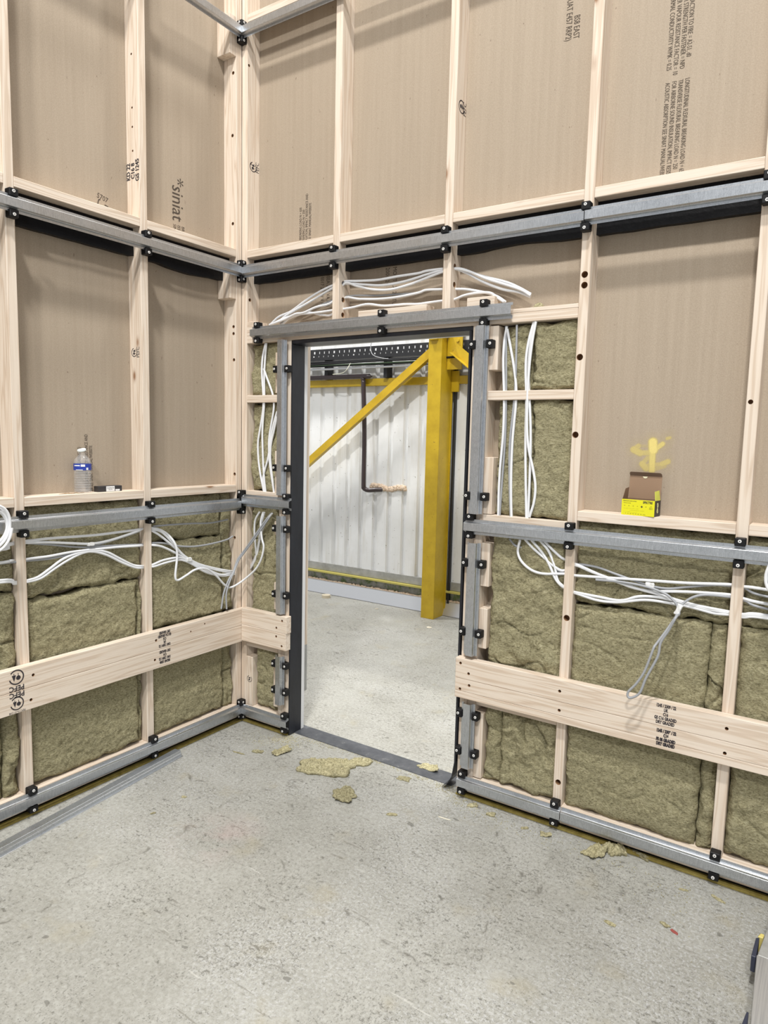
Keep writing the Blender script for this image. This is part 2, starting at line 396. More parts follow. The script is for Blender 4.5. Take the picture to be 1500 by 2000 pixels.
def scrap(x, y, L, W, H, ang, label, seed, m=None, z=0.0, name='wool_scrap', n=44, cat='wool scrap', curl=.3, lump=.25):
    bm = bmesh.new(); sv = Vector((seed*5.3, seed*2.1, seed)); top = []; bot = []
    ca, sa = math.cos(ang), math.sin(ang)
    nx, ny = n, max(8, int(n*W/L))
    T = {}
    for j in range(ny+1):
        for i in range(nx+1):
            u, v = 2*i/nx-1, 2*j/ny-1
            # square to ragged disc-ish shape
            r = max(abs(u), abs(v)); a = math.atan2(v, u)
            q = Vector((math.cos(a), math.sin(a), 0))+sv
            rag = .82+.30*fbm(q, 1.6, 4)
            rl = math.hypot(u, v) or 1; k = (r/rl)**.55
            px = u*k*rag*L/2; py = v*k*rag*W/2
            p = Vector((px, py, 0))+sv
            h = H*(.45+lump*2.2*abs(fbm(p, 16, 3))+.30*fbm(p, 55, 3))*(1-.55*r**5)+curl*H*max(0, u)*abs(v)*.8
            zt = max(.0015, h)
            zb = zt-min(zt*.9, H*.55)*(1-r**8*.7) if r > .6 and curl > .5 else 0.0
            X, Y = x+px*ca-py*sa, y+px*sa+py*ca
            T[i, j] = (bm.verts.new((X, Y, z+zt)), bm.verts.new((X, Y, z+max(0, zb))))
    for j in range(ny):
        for i in range(nx):
            a_, b_, c_, d_ = T[i, j], T[i+1, j], T[i+1, j+1], T[i, j+1]
            bm.faces.new((a_[0], b_[0], c_[0], d_[0])); bm.faces.new((d_[1], c_[1], b_[1], a_[1]))
    ring = [(i, 0) for i in range(nx)]+[(nx, j) for j in range(ny)]+[(i, ny) for i in range(nx, 0, -1)]+[(0, j) for j in range(ny, 0, -1)]
    for k in range(len(ring)):
        A, B = T[ring[k]], T[ring[(k+1) % len(ring)]]
        bm.faces.new((A[0], A[1], B[1], B[0]))
    o = new_obj(name, bm, m or WOOL2, None, loc=(x, y, z), smooth=True)
    return tag(o, label, cat, 'wool scraps on the floor' if name == 'wool_scrap' else None)
def catmull(P, n=6):
    P = [Vector(p) for p in P]; Q = [P[0]*2-P[1]]+P+[P[-1]*2-P[-2]]; out = []
    for i in range(1, len(Q)-2):
        for k in range(n):
            t = k/n; a, b, c, d = Q[i-1], Q[i], Q[i+1], Q[i+2]
            out.append(.5*((2*b)+(c-a)*t+(2*a-5*b+4*c-d)*t*t+(3*b-a-3*c+d)*t**3))
    out.append(Q[-2]); return out
def tube(name, P, r, m, parent=None, n=6, flat=None, res=3):
    cu = bpy.data.curves.new(name, 'CURVE'); cu.dimensions = '3D'; cu.bevel_depth = r; cu.bevel_resolution = res; cu.use_fill_caps = True
    pts = catmull(P, n) if n > 1 else [Vector(p) for p in P]
    o0 = pts[0].copy() if parent is None else Vector()
    sp = cu.splines.new('POLY'); sp.points.add(len(pts)-1)
    for q, p in zip(sp.points, pts): q.co = (*(p-o0), 1)
    cu.materials.append(m); o = bpy.data.objects.new(name, cu); COL.objects.link(o); o.location = o0
    bpy.context.view_layer.update()
    me = bpy.data.meshes.new_from_object(o.evaluated_get(bpy.context.evaluated_depsgraph_get()))
    for p in me.polygons: p.use_smooth = True
    bpy.data.objects.remove(o); bpy.data.curves.remove(cu)
    o = bpy.data.objects.new(name, me); COL.objects.link(o); o.location = o0
    if parent is not None: o.parent = parent
    return o
AX = {'R': (Vector((1, 0, 0)), Vector((0, 0, 1)), Vector((0, -1, 0))), 'L': (Vector((0, 1, 0)), Vector((0, 0, 1)), Vector((1, 0, 0))),
      '-Y': (Vector((1, 0, 0)), Vector((0, 0, 1)), Vector((0, -1, 0))), '+X': (Vector((0, 1, 0)), Vector((0, 0, 1)), Vector((1, 0, 0)))}
def text(body, size, pos, wall, parent, roll=0, m=None, lsp=1.0, name='printed_text', off=.0006, shx=1.0, align='LEFT', bold=0):
    cu = bpy.data.curves.new(name, 'FONT'); cu.body = body; cu.size = size; cu.space_line = lsp; cu.align_x = align; cu.align_y = 'CENTER'; cu.offset = bold; cu.resolution_u = 2
    o = bpy.data.objects.new(name, cu); COL.objects.link(o); bpy.context.view_layer.update()
    me = bpy.data.meshes.new_from_object(o.evaluated_get(bpy.context.evaluated_depsgraph_get()))
    bpy.data.objects.remove(o); bpy.data.curves.remove(cu)
    X, Y, Z = AX[wall]; M3 = Matrix((X, Y, Z)).transposed() @ Matrix.Rotation(roll, 3, 'Z') @ Matrix.Diagonal((shx, 1, 1))
    P = Vector(pos)+Z*off - (parent.location if parent is not None else Vector())
    for v in me.vertices: v.co = M3 @ v.co + P
    me.materials.clear(); me.materials.append(m or INK)
    o = bpy.data.objects.new(name, me); COL.objects.link(o); o.parent = parent; return o
def emblem(pos, r, wall, parent, roll=0, off=.0006):
    """ring with two small trees, as stamped on the timber"""
    bm = bmesh.new(); n = 40; t = .13
    for a0, a1 in ((.25, 5.6),):
        st = 34; A = [a0+(a1-a0)*k/st for k in range(st+1)]
        vi = [bm.verts.new((r*.84*math.cos(a), r*.84*math.sin(a), 0)) for a in A]; vo = [bm.verts.new((r*math.cos(a), r*math.sin(a), 0)) for a in A]
        for k in range(st): bm.faces.new((vi[k], vo[k], vo[k+1], vi[k+1]))
    c = [bm.verts.new((r*(-.25+.30*math.cos(2*PI*k/16)), r*(.12+.30*math.sin(2*PI*k/16)), 0)) for k in range(16)]; bm.faces.new(c)
    bm.faces.new([bm.verts.new((r*p, r*q, 0)) for p, q in ((-.29, -.5), (-.21, -.5), (-.21, -.1), (-.29, -.1))])
    bm.faces.new([bm.verts.new((r*p, r*q, 0)) for p, q in ((.05, -.3), (.6, -.3), (.32, .55))])
    bm.faces.new([bm.verts.new((r*p, r*q, 0)) for p, q in ((.28, -.55), (.36, -.55), (.36, -.3), (.28, -.3))])
    X, Y, Z = AX[wall]; M3 = Matrix((X, Y, Z)).transposed() @ Matrix.Rotation(roll, 3, 'Z')
    P = Vector(pos)+Z*off-(parent.location if parent is not None else Vector())
    for v in bm.verts: v.co = M3 @ v.co + P
    return new_obj('printed_emblem', bm, INK, parent, recalc=False)
CABLES={
 'o1':('w',[(0.163,0.045,2.137),(0.219,0.045,2.17),(0.301,0.045,2.191),(0.39,0.045,2.233),(0.476,0.045,2.267),(0.564,0.045,2.291),(0.633,0.045,2.302),(0.713,0.045,2.296),(0.821,0.045,2.289),(0.933,0.045,2.293),(1.04,0.045,2.295),(0.996,0.045,2.293),(1.08,0.045,2.3),(1.161,0.045,2.3),(1.224,0.045,2.295),(1.267,0.045,2.285),(1.345,0.045,2.252),(1.457,0.045,2.215),(1.517,0.045,2.187),(1.571,0.045,2.155)]),
 'o2':('w',[(0.219,0.045,2.147),(0.283,0.045,2.179),(0.408,0.045,2.222),(0.493,0.045,2.253),(0.564,0.045,2.278),(0.633,0.045,2.291),(0.745,0.045,2.276),(0.845,0.045,2.263),(0.955,0.045,2.266),(1.04,0.045,2.277),(0.996,0.045,2.271),(1.08,0.045,2.284),(1.162,0.045,2.293),(1.225,0.045,2.291),(1.28,0.045,2.269),(1.358,0.045,2.225),(1.446,0.045,2.187),(1.518,0.045,2.168),(1.569,0.045,2.145)]),
 'o3':('w',[(0.163,0.035,2.132),(0.265,0.035,2.152),(0.337,0.035,2.173),(0.39,0.035,2.175),(0.468,0.035,2.195),(0.573,0.035,2.212),(0.641,0.035,2.289),(0.713,0.035,2.271),(0.807,0.035,2.246),(0.904,0.035,2.237),(0.998,0.035,2.248),(1.047,0.035,2.258),(1.003,0.035,2.248),(1.073,0.035,2.264),(1.167,0.035,2.284),(1.23,0.035,2.29),(1.298,0.035,2.271),(1.375,0.035,2.235),(1.462,0.035,2.202),(1.534,0.035,2.173),(1.573,0.035,2.148)]),
 'o4':('g',[(0.215,0.06,2.139),(0.288,0.06,2.171),(0.36,0.06,2.179),(0.448,0.06,2.201),(0.553,0.06,2.224),(0.619,0.06,2.234),(0.696,0.06,2.234),(0.813,0.06,2.223),(0.925,0.06,2.218),(1.034,0.06,2.214),(0.989,0.06,2.215),(1.074,0.06,2.222),(1.153,0.06,2.219),(1.216,0.06,2.214)]),
 'o5':('w',[(0.238,0.05,2.132),(0.288,0.05,2.159),(0.404,0.05,2.177),(0.499,0.05,2.158),(0.562,0.05,2.158),(0.627,0.05,2.226),(0.719,0.05,2.214),(0.82,0.05,2.205),(0.932,0.05,2.204),(1.04,0.05,2.212),(0.995,0.05,2.21),(1.08,0.05,2.22),(1.158,0.05,2.215),(1.222,0.05,2.21),(1.281,0.05,2.203),(1.37,0.05,2.181),(1.42,0.05,2.162),(1.461,0.05,2.135)]),
 'o6':('w',[(0.177,0.04,2.135),(0.242,0.04,2.154),(0.342,0.04,2.17),(0.465,0.04,2.17),(0.57,0.04,2.173),(0.64,0.04,2.174),(0.696,0.04,2.177),(0.774,0.04,2.184),(0.866,0.04,2.169),(0.976,0.04,2.166),(1.047,0.04,2.161),(1.003,0.04,2.163),(1.087,0.04,2.162),(1.166,0.04,2.164),(1.222,0.04,2.164),(1.274,0.04,2.177),(1.337,0.04,2.182),(1.394,0.04,2.176),(1.425,0.04,2.155),(1.457,0.04,2.134)]),
 'd1':('w',[(0.16,0.012,2.038),(0.144,0.012,2.001),(0.133,0.012,1.949),(0.13,0.012,1.911),(0.136,0.012,1.845),(0.146,0.012,1.782),(0.152,0.012,1.733),(0.146,0.012,1.696),(0.132,0.012,1.649),(0.119,0.012,1.582),(0.112,0.012,1.542),(0.109,0.012,1.563),(0.105,0.012,1.502),(0.109,0.012,1.435),(0.122,0.012,1.368),(0.143,0.012,1.308),(0.158,0.012,1.257)]),
 'd2':('w',[(0.165,0.012,2.038),(0.161,0.012,1.974),(0.147,0.012,1.91),(0.149,0.012,1.845),(0.153,0.012,1.782),(0.157,0.012,1.73),(0.146,0.012,1.675),(0.139,0.012,1.622),(0.137,0.012,1.543),(0.141,0.012,1.569),(0.142,0.012,1.49),(0.147,0.012,1.41),(0.15,0.012,1.33),(0.167,0.012,1.258)]),
 'd3':('w',[(0.147,0.012,1.91),(0.165,0.012,1.863),(0.194,0.012,1.818),(0.219,0.012,1.776),(0.228,0.012,1.729),(0.219,0.012,1.688),(0.202,0.012,1.636),(0.19,0.012,1.583),(0.188,0.012,1.544),(0.187,0.012,1.57),(0.183,0.012,1.504),(0.187,0.012,1.438),(0.199,0.012,1.372),(0.221,0.012,1.307),(0.226,0.012,1.262)]),
 'd4':('w',[(0.241,0.012,1.691),(0.218,0.012,1.636),(0.203,0.012,1.583),(0.197,0.012,1.544),(0.199,0.012,1.57),(0.196,0.012,1.491),(0.179,0.012,1.424),(0.152,0.012,1.383),(0.136,0.012,1.342),(0.141,0.012,1.302),(0.163,0.012,1.258)]),
 'd5':('w',[(0.241,0.012,1.665),(0.224,0.012,1.61),(0.212,0.012,1.544),(0.206,0.012,1.565),(0.195,0.012,1.504),(0.191,0.012,1.449),(0.2,0.012,1.399),(0.219,0.012,1.333),(0.225,0.012,1.262)]),
 'e1':('w',[(0.147,-0.015,1.169),(0.107,-0.005,1.12),(0.092,0.005,1.054),(0.089,0.015,0.988),(0.083,0.025,0.935),(0.047,0.035,0.877),(-0.012,0.045,0.825)]),
 'e3':('w',[(0.181,-0.015,1.171),(0.142,0,1.085),(0.106,0.015,0.964),(0.061,0.03,0.886),(-0.017,0.045,0.822)]),
 'e4':('w',[(0.236,-0.015,1.17),(0.174,-0.003,1.107),(0.131,0.009,1.032),(0.092,0.021,0.923),(0.036,0.033,0.849),(-0.021,0.045,0.82)]),
 'e2':('w',[(0.173,-0.015,1.171),(0.156,-0.015,1.113),(0.165,-0.015,1.032),(0.178,-0.015,0.989),(0.161,-0.015,0.923),(0.118,-0.015,0.86),(0.045,-0.03,0.795),(0.02,-0.092,0.764),(0.02,-0.139,0.784),(0.02,-0.2,0.844),(0.02,-0.264,0.888),(0.02,-0.334,0.895),(0.02,-0.394,0.874),(0.02,-0.445,0.859),(0.02,-0.459,0.884),(0.02,-0.447,0.977),(0.02,-0.457,1.036),(0,-0.483,1.084),(0,-0.531,1.113),(0,-0.568,1.124),(-0.045,-0.577,1.122)]),
 'e5':('g',[(0.223,-0.01,1.168),(0.179,-0.017,1.115),(0.108,-0.023,1.027),(0.045,-0.03,0.95),(0.02,-0.049,0.905),(0.02,-0.079,0.845),(0.02,-0.113,0.805),(0.02,-0.147,0.74),(0.02,-0.164,0.661)]),
 'e6':('g',[(0.231,-0.01,1.166),(0.187,-0.017,1.109),(0.119,-0.023,1.025),(0.054,-0.03,0.948),(0.024,-0.044,0.901),(0.024,-0.079,0.842),(0.024,-0.104,0.804),(0.024,-0.132,0.738),(0.024,-0.13,0.654)]),
 'b1':('w',[(0,-1.272,1.111),(0,-1.249,1.125),(0,-1.23,1.129),(-0.045,-1.174,1.125),(0,-1.165,1.131),(0,-1.081,1.131),(0,-0.977,1.127),(0,-0.867,1.123),(0,-0.749,1.124),(0,-0.642,1.126),(-0.045,-0.577,1.12),(0,-0.568,1.109),(0,-0.518,1.076),(0,-0.434,1.008),(0,-0.361,0.945),(0,-0.254,0.887),(0,-0.157,0.841),(0,-0.081,0.833),(-0.045,0.041,0.813)]),
 'b2':('w',[(0,-1.272,1.108),(0,-1.249,1.119),(0,-1.231,1.124),(-0.045,-1.174,1.118),(0,-1.165,1.124),(0,-1.081,1.116),(0,-0.978,1.1),(0,-0.89,1.088),(0,-0.809,1.091),(0,-0.718,1.106),(0,-0.642,1.122),(-0.045,-0.577,1.123),(0,-0.568,1.118),(0,-0.518,1.099),(0,-0.455,1.04),(0,-0.391,0.973),(0,-0.301,0.918),(0,-0.19,0.878),(0,-0.081,0.847),(-0.045,0.041,0.821)]),
 'b3':('g',[(-0.008,-1.161,1.121),(-0.008,-1.062,1.103),(-0.008,-0.973,1.084),(-0.008,-0.891,1.074),(-0.008,-0.804,1.086),(-0.008,-0.713,1.101),(-0.008,-0.636,1.116)]),
 'b4':('w',[(0,-1.274,1.059),(0,-1.233,1.061),(-0.045,-1.176,1.049),(0,-1.167,1.059),(0,-1.083,1.058),(0,-0.979,1.063),(0,-0.868,1.061),(0,-0.75,1.057),(0,-0.643,1.05),(-0.045,-0.579,1.041),(0,-0.569,1.044),(0,-0.518,1.03),(0,-0.449,0.995),(0,-0.376,0.95),(0,-0.285,0.895),(0,-0.19,0.849),(0,-0.081,0.826),(-0.045,0.041,0.818)]),
 'b5':('g',[(-0.006,-1.271,1.054),(-0.006,-1.23,1.053),(-0.006,-1.164,1.051),(-0.006,-1.08,1.047),(-0.006,-0.975,1.053),(-0.006,-0.887,1.067),(-0.006,-0.806,1.068),(-0.006,-0.639,1.054),(-0.045,-0.578,1.046),(-0.006,-0.565,1.053),(-0.006,-0.5,1.044),(-0.006,-0.422,1.022),(-0.006,-0.318,1.007),(-0.006,-0.2,1.008),(-0.006,-0.101,1.017),(-0.006,-0.058,1.031)]),
 'b6':('w',[(0,-1.276,0.99),(0,-1.222,0.975),(-0.045,-1.17,0.962),(0,-1.167,0.973),(0,-1.126,0.98),(0,-1.075,1.007),(0,-1.017,1.039),(0,-0.952,1.054),(0,-0.88,1.052),(0,-0.811,1.027),(0,-0.739,0.985),(0,-0.677,0.955),(0,-0.635,0.945),(-0.045,-0.58,0.938),(0,-0.571,0.952),(0,-0.506,0.965),(0,-0.413,0.963),(0,-0.339,0.93),(0,-0.222,0.882),(0,-0.081,0.839),(-0.045,0.041,0.819)]),
 'b7':('w',[(0,-1.277,0.982),(0,-1.222,0.968),(-0.045,-1.17,0.957),(0,-1.168,0.967),(0,-1.116,0.973),(0,-1.059,1.002),(0,-1.001,1.029),(0,-0.936,1.051),(0,-0.868,1.055),(0,-0.81,1.04),(0,-0.751,1.005),(0,-0.683,0.966),(0,-0.635,0.953),(-0.045,-0.58,0.941),(0,-0.571,0.942),(0,-0.492,0.951),(0,-0.413,0.952),(0,-0.346,0.925),(0,-0.254,0.868),(0,-0.149,0.832),(0,-0.081,0.826),(-0.045,0.041,0.815)]),
 'b8':('g',[(-0.008,-0.562,1.131),(-0.008,-0.476,1.13),(-0.008,-0.33,1.124),(-0.008,-0.214,1.116),(-0.008,-0.091,1.123)]),
 'r1':('w',[(1.487,0.012,2.031),(1.473,0.012,1.983),(1.473,0.012,1.917),(1.483,0.012,1.807),(1.488,0.012,1.774),(1.49,0.012,1.73),(1.491,0.012,1.641),(1.492,0.012,1.558),(1.487,0.012,1.536),(1.48,0.012,1.452),(1.479,0.012,1.338),(1.484,0.012,1.252)]),
 'r2':('w',[(1.489,0.012,2.02),(1.501,0.012,1.96),(1.528,0.012,1.872),(1.547,0.012,1.773),(1.544,0.012,1.729),(1.534,0.012,1.642),(1.531,0.012,1.558),(1.532,0.012,1.538),(1.533,0.012,1.426),(1.534,0.012,1.342),(1.543,0.012,1.257)]),
 'r3':('g',[(1.53,0.012,2.033),(1.534,0.012,1.942),(1.532,0.012,1.861),(1.538,0.012,1.773),(1.534,0.012,1.73),(1.524,0.012,1.642),(1.52,0.012,1.558),(1.52,0.012,1.537),(1.523,0.012,1.453),(1.531,0.012,1.341),(1.539,0.012,1.257)]),
 'r4':('w',[(1.602,0.012,2.041),(1.58,0.012,1.977),(1.569,0.012,1.913),(1.574,0.012,1.832),(1.586,0.012,1.772),(1.587,0.012,1.729),(1.585,0.012,1.642),(1.59,0.012,1.56),(1.59,0.012,1.539),(1.595,0.012,1.429),(1.608,0.012,1.257)]),
 'r5':('w',[(1.613,0.004,2.039),(1.6,0.004,1.974),(1.59,0.004,1.884),(1.593,0.004,1.777),(1.591,0.004,1.729),(1.592,0.004,1.642),(1.6,0.004,1.56),(1.602,0.004,1.54),(1.632,0.004,1.459),(1.654,0.004,1.388),(1.651,0.004,1.333),(1.624,0.004,1.265)]),
 'r7':('w',[(1.604,0.012,2.039),(1.591,0.012,1.965),(1.581,0.012,1.886),(1.589,0.012,1.778),(1.603,0.012,1.729),(1.607,0.012,1.642),(1.612,0.012,1.56),(1.613,0.012,1.54),(1.615,0.012,1.43),(1.615,0.012,1.258)]),
 'r6':('g',[(1.483,0.012,2.031),(1.491,0.012,1.917),(1.494,0.012,1.774),(1.499,0.012,1.73),(1.504,0.012,1.558),(1.499,0.012,1.537),(1.494,0.012,1.424),(1.49,0.012,1.259)]),
 't1':('w',[(1.592,-0.005,1.17),(1.584,-0.004,1.121),(1.6,-0.003,1.083),(1.642,-0.002,1.052),(1.695,-0.001,1.042),(1.773,0,1.052),(1.791,0.045,1.044),(1.828,0.004,1.051),(1.936,0.004,1.058),(2.086,0.004,1.068),(2.227,0.004,1.077),(2.365,0.004,1.091),(2.387,0.045,1.082),(2.416,0.004,1.09),(2.484,0.004,1.089)]),
 't2':('w',[(1.614,-0.005,1.173),(1.65,-0.004,1.14),(1.698,-0.002,1.106),(1.738,-0.001,1.078),(1.772,0,1.064),(1.79,0.045,1.072),(1.828,0.004,1.091),(1.883,0.004,1.075),(1.962,0.004,1.056),(2.039,0.004,1.035),(2.113,0.004,1.031),(2.229,0.004,1.045),(2.364,0.004,1.055),(2.383,0.045,1.043),(2.419,0.004,1.047),(2.488,0.004,1.04)]),
 't3':('w',[(1.641,-0.005,1.174),(1.692,-0.004,1.122),(1.722,-0.002,1.076),(1.746,-0.001,1.029),(1.775,0,1.001),(1.795,0.045,0.978),(1.834,0.004,0.984),(1.914,0.004,0.98),(2.002,0.004,0.978),(2.066,0.004,1.003),(2.138,0.004,1.011),(2.232,0.004,1.002),(2.3,0.004,0.993),(2.364,0.004,0.991),(2.385,0.045,0.982),(2.417,0.004,0.993),(2.491,0.004,1.001)]),
 't4':('w',[(1.675,-0.005,1.177),(1.714,-0.004,1.136),(1.741,-0.002,1.078),(1.755,-0.001,1.025),(1.775,0,1.005),(1.795,0.045,0.975),(1.834,0.004,0.98),(1.915,0.004,0.966),(1.992,0.004,0.97),(2.091,0.004,0.994),(2.186,0.004,0.995),(2.255,0.004,0.991),(2.323,0.004,0.982),(2.364,0.004,0.984),(2.386,0.045,0.974),(2.418,0.004,0.983),(2.491,0.004,0.991)]),
 't5':('w',[(1.695,-0.005,1.175),(1.73,-0.002,1.143),(1.769,0,1.114),(1.788,0.045,1.094),(1.828,0.004,1.095),(1.893,0.004,1.074),(1.962,0.004,1.053),(2.064,0.004,1.032),(2.137,0.004,1.022),(2.208,0.004,1.009),(2.277,0.004,1),(2.363,0.004,0.995),(2.385,0.045,0.984),(2.417,0.004,0.989),(2.491,0.004,0.997)]),
 't6':('g',[(1.541,0.008,1.166),(1.569,0.008,1.141),(1.623,0.008,1.13),(1.683,0.008,1.097),(1.73,0.008,1.07),(1.77,0.008,1.058),(1.789,0.045,1.077),(1.831,0.01,1.096),(1.906,0.01,1.093),(1.985,0.01,1.074),(2.086,0.01,1.052),(2.158,0.01,1.046),(2.227,0.01,1.061),(2.315,0.01,1.081),(2.365,0.01,1.085),(2.385,0.045,1.077),(2.416,0.01,1.083),(2.486,0.01,1.064)]),
 'loop':('g',[(1.906,0,1.046),(2,-0.004,1.051),(2.09,-0.008,1.047),(2.159,-0.012,1.032),(2.194,-0.016,1.01),(2.209,-0.02,0.988),(2.212,-0.04,0.968),(2.186,-0.065,0.912),(2.158,-0.09,0.86),(2.152,-0.1,0.845),(2.128,-0.1,0.759),(2.102,-0.1,0.706),(2.075,-0.1,0.667),(2.081,-0.1,0.647),(2.096,-0.1,0.645),(2.114,-0.1,0.671),(2.134,-0.1,0.734),(2.168,-0.1,0.819),(2.175,-0.1,0.872),(2.199,-0.1,0.922),(2.219,-0.1,0.971),(2.218,-0.04,0.969),(2.218,-0.032,0.992),(2.232,-0.024,1.013),(2.26,-0.016,1.035),(2.298,-0.008,1.046),(2.365,0,1.048),(2.384,0.045,1.035),(2.42,0.005,1.041),(2.489,0.005,1.023)]),
}

# ================================================================== SETTING
D = .089
fl = box('floor', (-7, -7.5, -.06), (8, 3.3, 0), CONC, bev=0, kind='structure')
fl.data.transform(Matrix.Translation(fl.location)); fl.location = (0, 0, 0)
bm = bmesh.new()
for a, b in (((-.10, D, .055), (.27, D+.0125, 4.3)), ((.27, D, 2.05), (1.42, D+.0125, 4.3)), ((.2701, D, .055), (.344, D+.003, 2.0499)), ((1.3445, D, .055), (1.4199, D+.003, 2.0499)), ((1.42, D, .055), (3.9, D+.0125, 4.3))): add_box(bm, a, b)
wall_r = new_obj('wall_right', bm, BOARD); wall_r['kind'] = 'structure'
wall_l = box('wall_left', (-D-.0125, -3.2, .055), (-D, D+.0125, 4.3), BOARD, bev=0, kind='structure')
wall_l.data.transform(Matrix.Translation(wall_l.location)); wall_l.location = (0, 0, 0)
# printing on the boards
text('REACTION TO FIRE = A2-S1, d0', .0235, (2.098, D, 2.925), 'R', wall_r, -PI/2, INKB, shx=.62, align='RIGHT')
text('SHEAR STRENGTH PER FASTENER = NPD', .0235, (2.078, D, 2.89), 'R', wall_r, -PI/2, INKB, shx=.62, align='RIGHT')
text('WATER VAPOUR RESISTANCE FACTOR = 10', .0235, (2.056, D, 2.875), 'R', wall_r, -PI/2, INKB, shx=.62, align='RIGHT')
text('THERMAL CONDUCTIVITY W/MK = 0.25', .0235, (2.034, D, 2.895), 'R', wall_r, -PI/2, INKB, shx=.62, align='RIGHT')
text('LONGITUDINAL FLEXURAL BREAKING LOAD N = 650\nTRANSVERSE FLEXURAL BREAKING LOAD N = 250\nFOR AIRBORNE SOUND INSULATION, IMPACT RESISTANCE AND\nACOUSTIC ABSORPTION SEE SINIAT MANUAL/WEBSITE', .0225, (2.066, D, 2.855), 'R', wall_r, -PI/2, INKB, shx=.60, lsp=.98)
text('BS8 EAST\nK UAT E457 RRP2)', .034, (1.672, D, 3.10), 'R', wall_r, -PI/2, INKB, shx=.62, align='RIGHT', lsp=.9)
text('BREAKING LOAD N = 650', .022, (.320, D, 2.700), 'R', wall_r, PI/2, INKB, shx=.62, align='RIGHT')
text('BREAKING LOAD N = 250', .022, (.340, D, 2.686), 'R', wall_r, PI/2, INKB, shx=.62, align='RIGHT')
text('INSULATION, IMPACT RESISTANCE AND', .022, (.360, D, 2.760), 'R', wall_r, PI/2, INKB, shx=.62, align='RIGHT')
text('SEE SINIAT MANUAL/WEBSITE', .022, (.381, D, 2.713), 'R', wall_r, PI/2, INKB, shx=.62, align='RIGHT')
text('10017 20 1V V H', .030, (.463, D, 2.36), 'R', wall_r, -PI/2, INKB, shx=.7)
text('BSEA 20C VA AH', .030, (.500, D, 2.36), 'R', wall_r, -PI/2, INKB, shx=.7)
text('2001 24', .030, (.848, D, 2.35), 'R', wall_r, -PI/2, INKB, shx=.8)
text('MORT LX 2 . TU', .030, (.888, D, 2.35), 'R', wall_r, -PI/2, INKB, shx=.8)
text('siniat', .098, (-D, -.337, 2.745), 'L', wall_l, -PI/2, INKB, shx=.80, bold=.0)
text('*', .09, (-D, -.325, 2.79), 'L', wall_l, -PI/2-.5, INKB)
text('BRISTOL\nISSN HI\nSINIAT', .026, (-D, -.33, 2.565), 'L', wall_l, -PI/2, INKB, shx=.75, lsp=.95)
text('5707', .03, (-D, -.74, 2.572), 'L', wall_l, -.2, INKB, shx=.9, align='CENTER')
text('L  J', .05, (-D, -.74, 2.535), 'L', wall_l, PI-.2, INKB, shx=.9, align='CENTER')
text('BREAKING 52)', .022, (-D, -.878, 1.500), 'L', wall_l, PI/2, INKB, shx=.62, align='RIGHT')
text('SOUND INSULATION IMPACT RESISTANCE AND', .022, (-D, -.843, 1.556), 'L', wall_l, PI/2, INKB, shx=.62, align='RIGHT')
text('ABSORPTION SEE SINIAT MANUAL/WEBSITE', .022, (-D, -.822, 1.507), 'L', wall_l, PI/2, INKB, shx=.62, align='RIGHT')
# sprayed yellow mark: a film of paint whose density is an attribute
def spray():
    caps = [((2.063, 1.578), (2.066, 1.548), .0165, .95), ((2.064, 1.545), (2.066, 1.47), .0115, .8), ((2.078, 1.555), (2.098, 1.572), .009, .75),
            ((2.055, 1.538), (2.02, 1.536), .010, .55), ((2.02, 1.536), (1.995, 1.548), .013, .6), ((1.995, 1.548), (2.012, 1.562), .010, .5), ((2.012, 1.562), (2.045, 1.563), .006, .22),
            ((2.112, 1.592), (2.122, 1.595), .006, .5), ((2.05, 1.52), (2.03, 1.495), .009, .45), ((2.03, 1.495), (2.045, 1.478), .012, .6), ((2.05, 1.49), (2.10, 1.497), .008, .45),
            ((2.10, 1.497), (2.121, 1.507), .010, .55), ((2.08, 1.478), (2.11, 1.49), .008, .35)]
    bm = bmesh.new(); x0, x1, z0, z1, c = 1.95, 2.15, 1.45, 1.64, .003
    nx, nz = int((x1-x0)/c), int((z1-z0)/c); lay = bm.verts.layers.float.new('paint_amount'); G = []
    for j in range(nz+1):
        row = []
        for i in range(nx+1):
            x, z = x0+i*c, z0+j*c; a = 0
            for p, q, r, s in caps:
                px, pz = x-p[0], z-p[1]; dx, dz = q[0]-p[0], q[1]-p[1]; t = max(0, min(1, (px*dx+pz*dz)/(dx*dx+dz*dz)))
                d = math.hypot(px-t*dx, pz-t*dz)
                k = max(0, min(1, (r*1.35-d)/(r*.7))); a = max(a, s*k*k*(3-2*k)); a = max(a, .16*s*math.exp(-(d/.03)**2))
            e = min(x-x0, x1-x, z-z0, z1-z); a *= max(0, min(1, e/.02))
            v = bm.verts.new((x, D-.0004, z)); v[lay] = a; row.append(v)
        G.append(row)
    for j in range(nz):
        for i in range(nx):
            q = (G[j][i], G[j][i+1], G[j+1][i+1], G[j+1][i])
            if max(v[lay] for v in q) > .004: bm.faces.new(q)
    m = bpy.data.materials.new('sprayed_yellow_paint'); m.use_nodes = True; t = NT(m); t.color((.80, .66, .22, 1)); t.b.inputs['Roughness'].default_value = .8
    a = t.n('ShaderNodeAttribute', attribute_name='paint_amount'); nn = t.noise(t.co(), 420, 2, .6)
    t.set(t.b.inputs['Alpha'], t.math('MULTIPLY', a.outputs['Fac'], t.math('MULTIPLY_ADD', nn, .5, .7), clamp=True))
    o = new_obj('spray_paint_mark', bm, m, wall_r, recalc=False); o['label'] = 'yellow sprayed mark above the open carton'
spray()

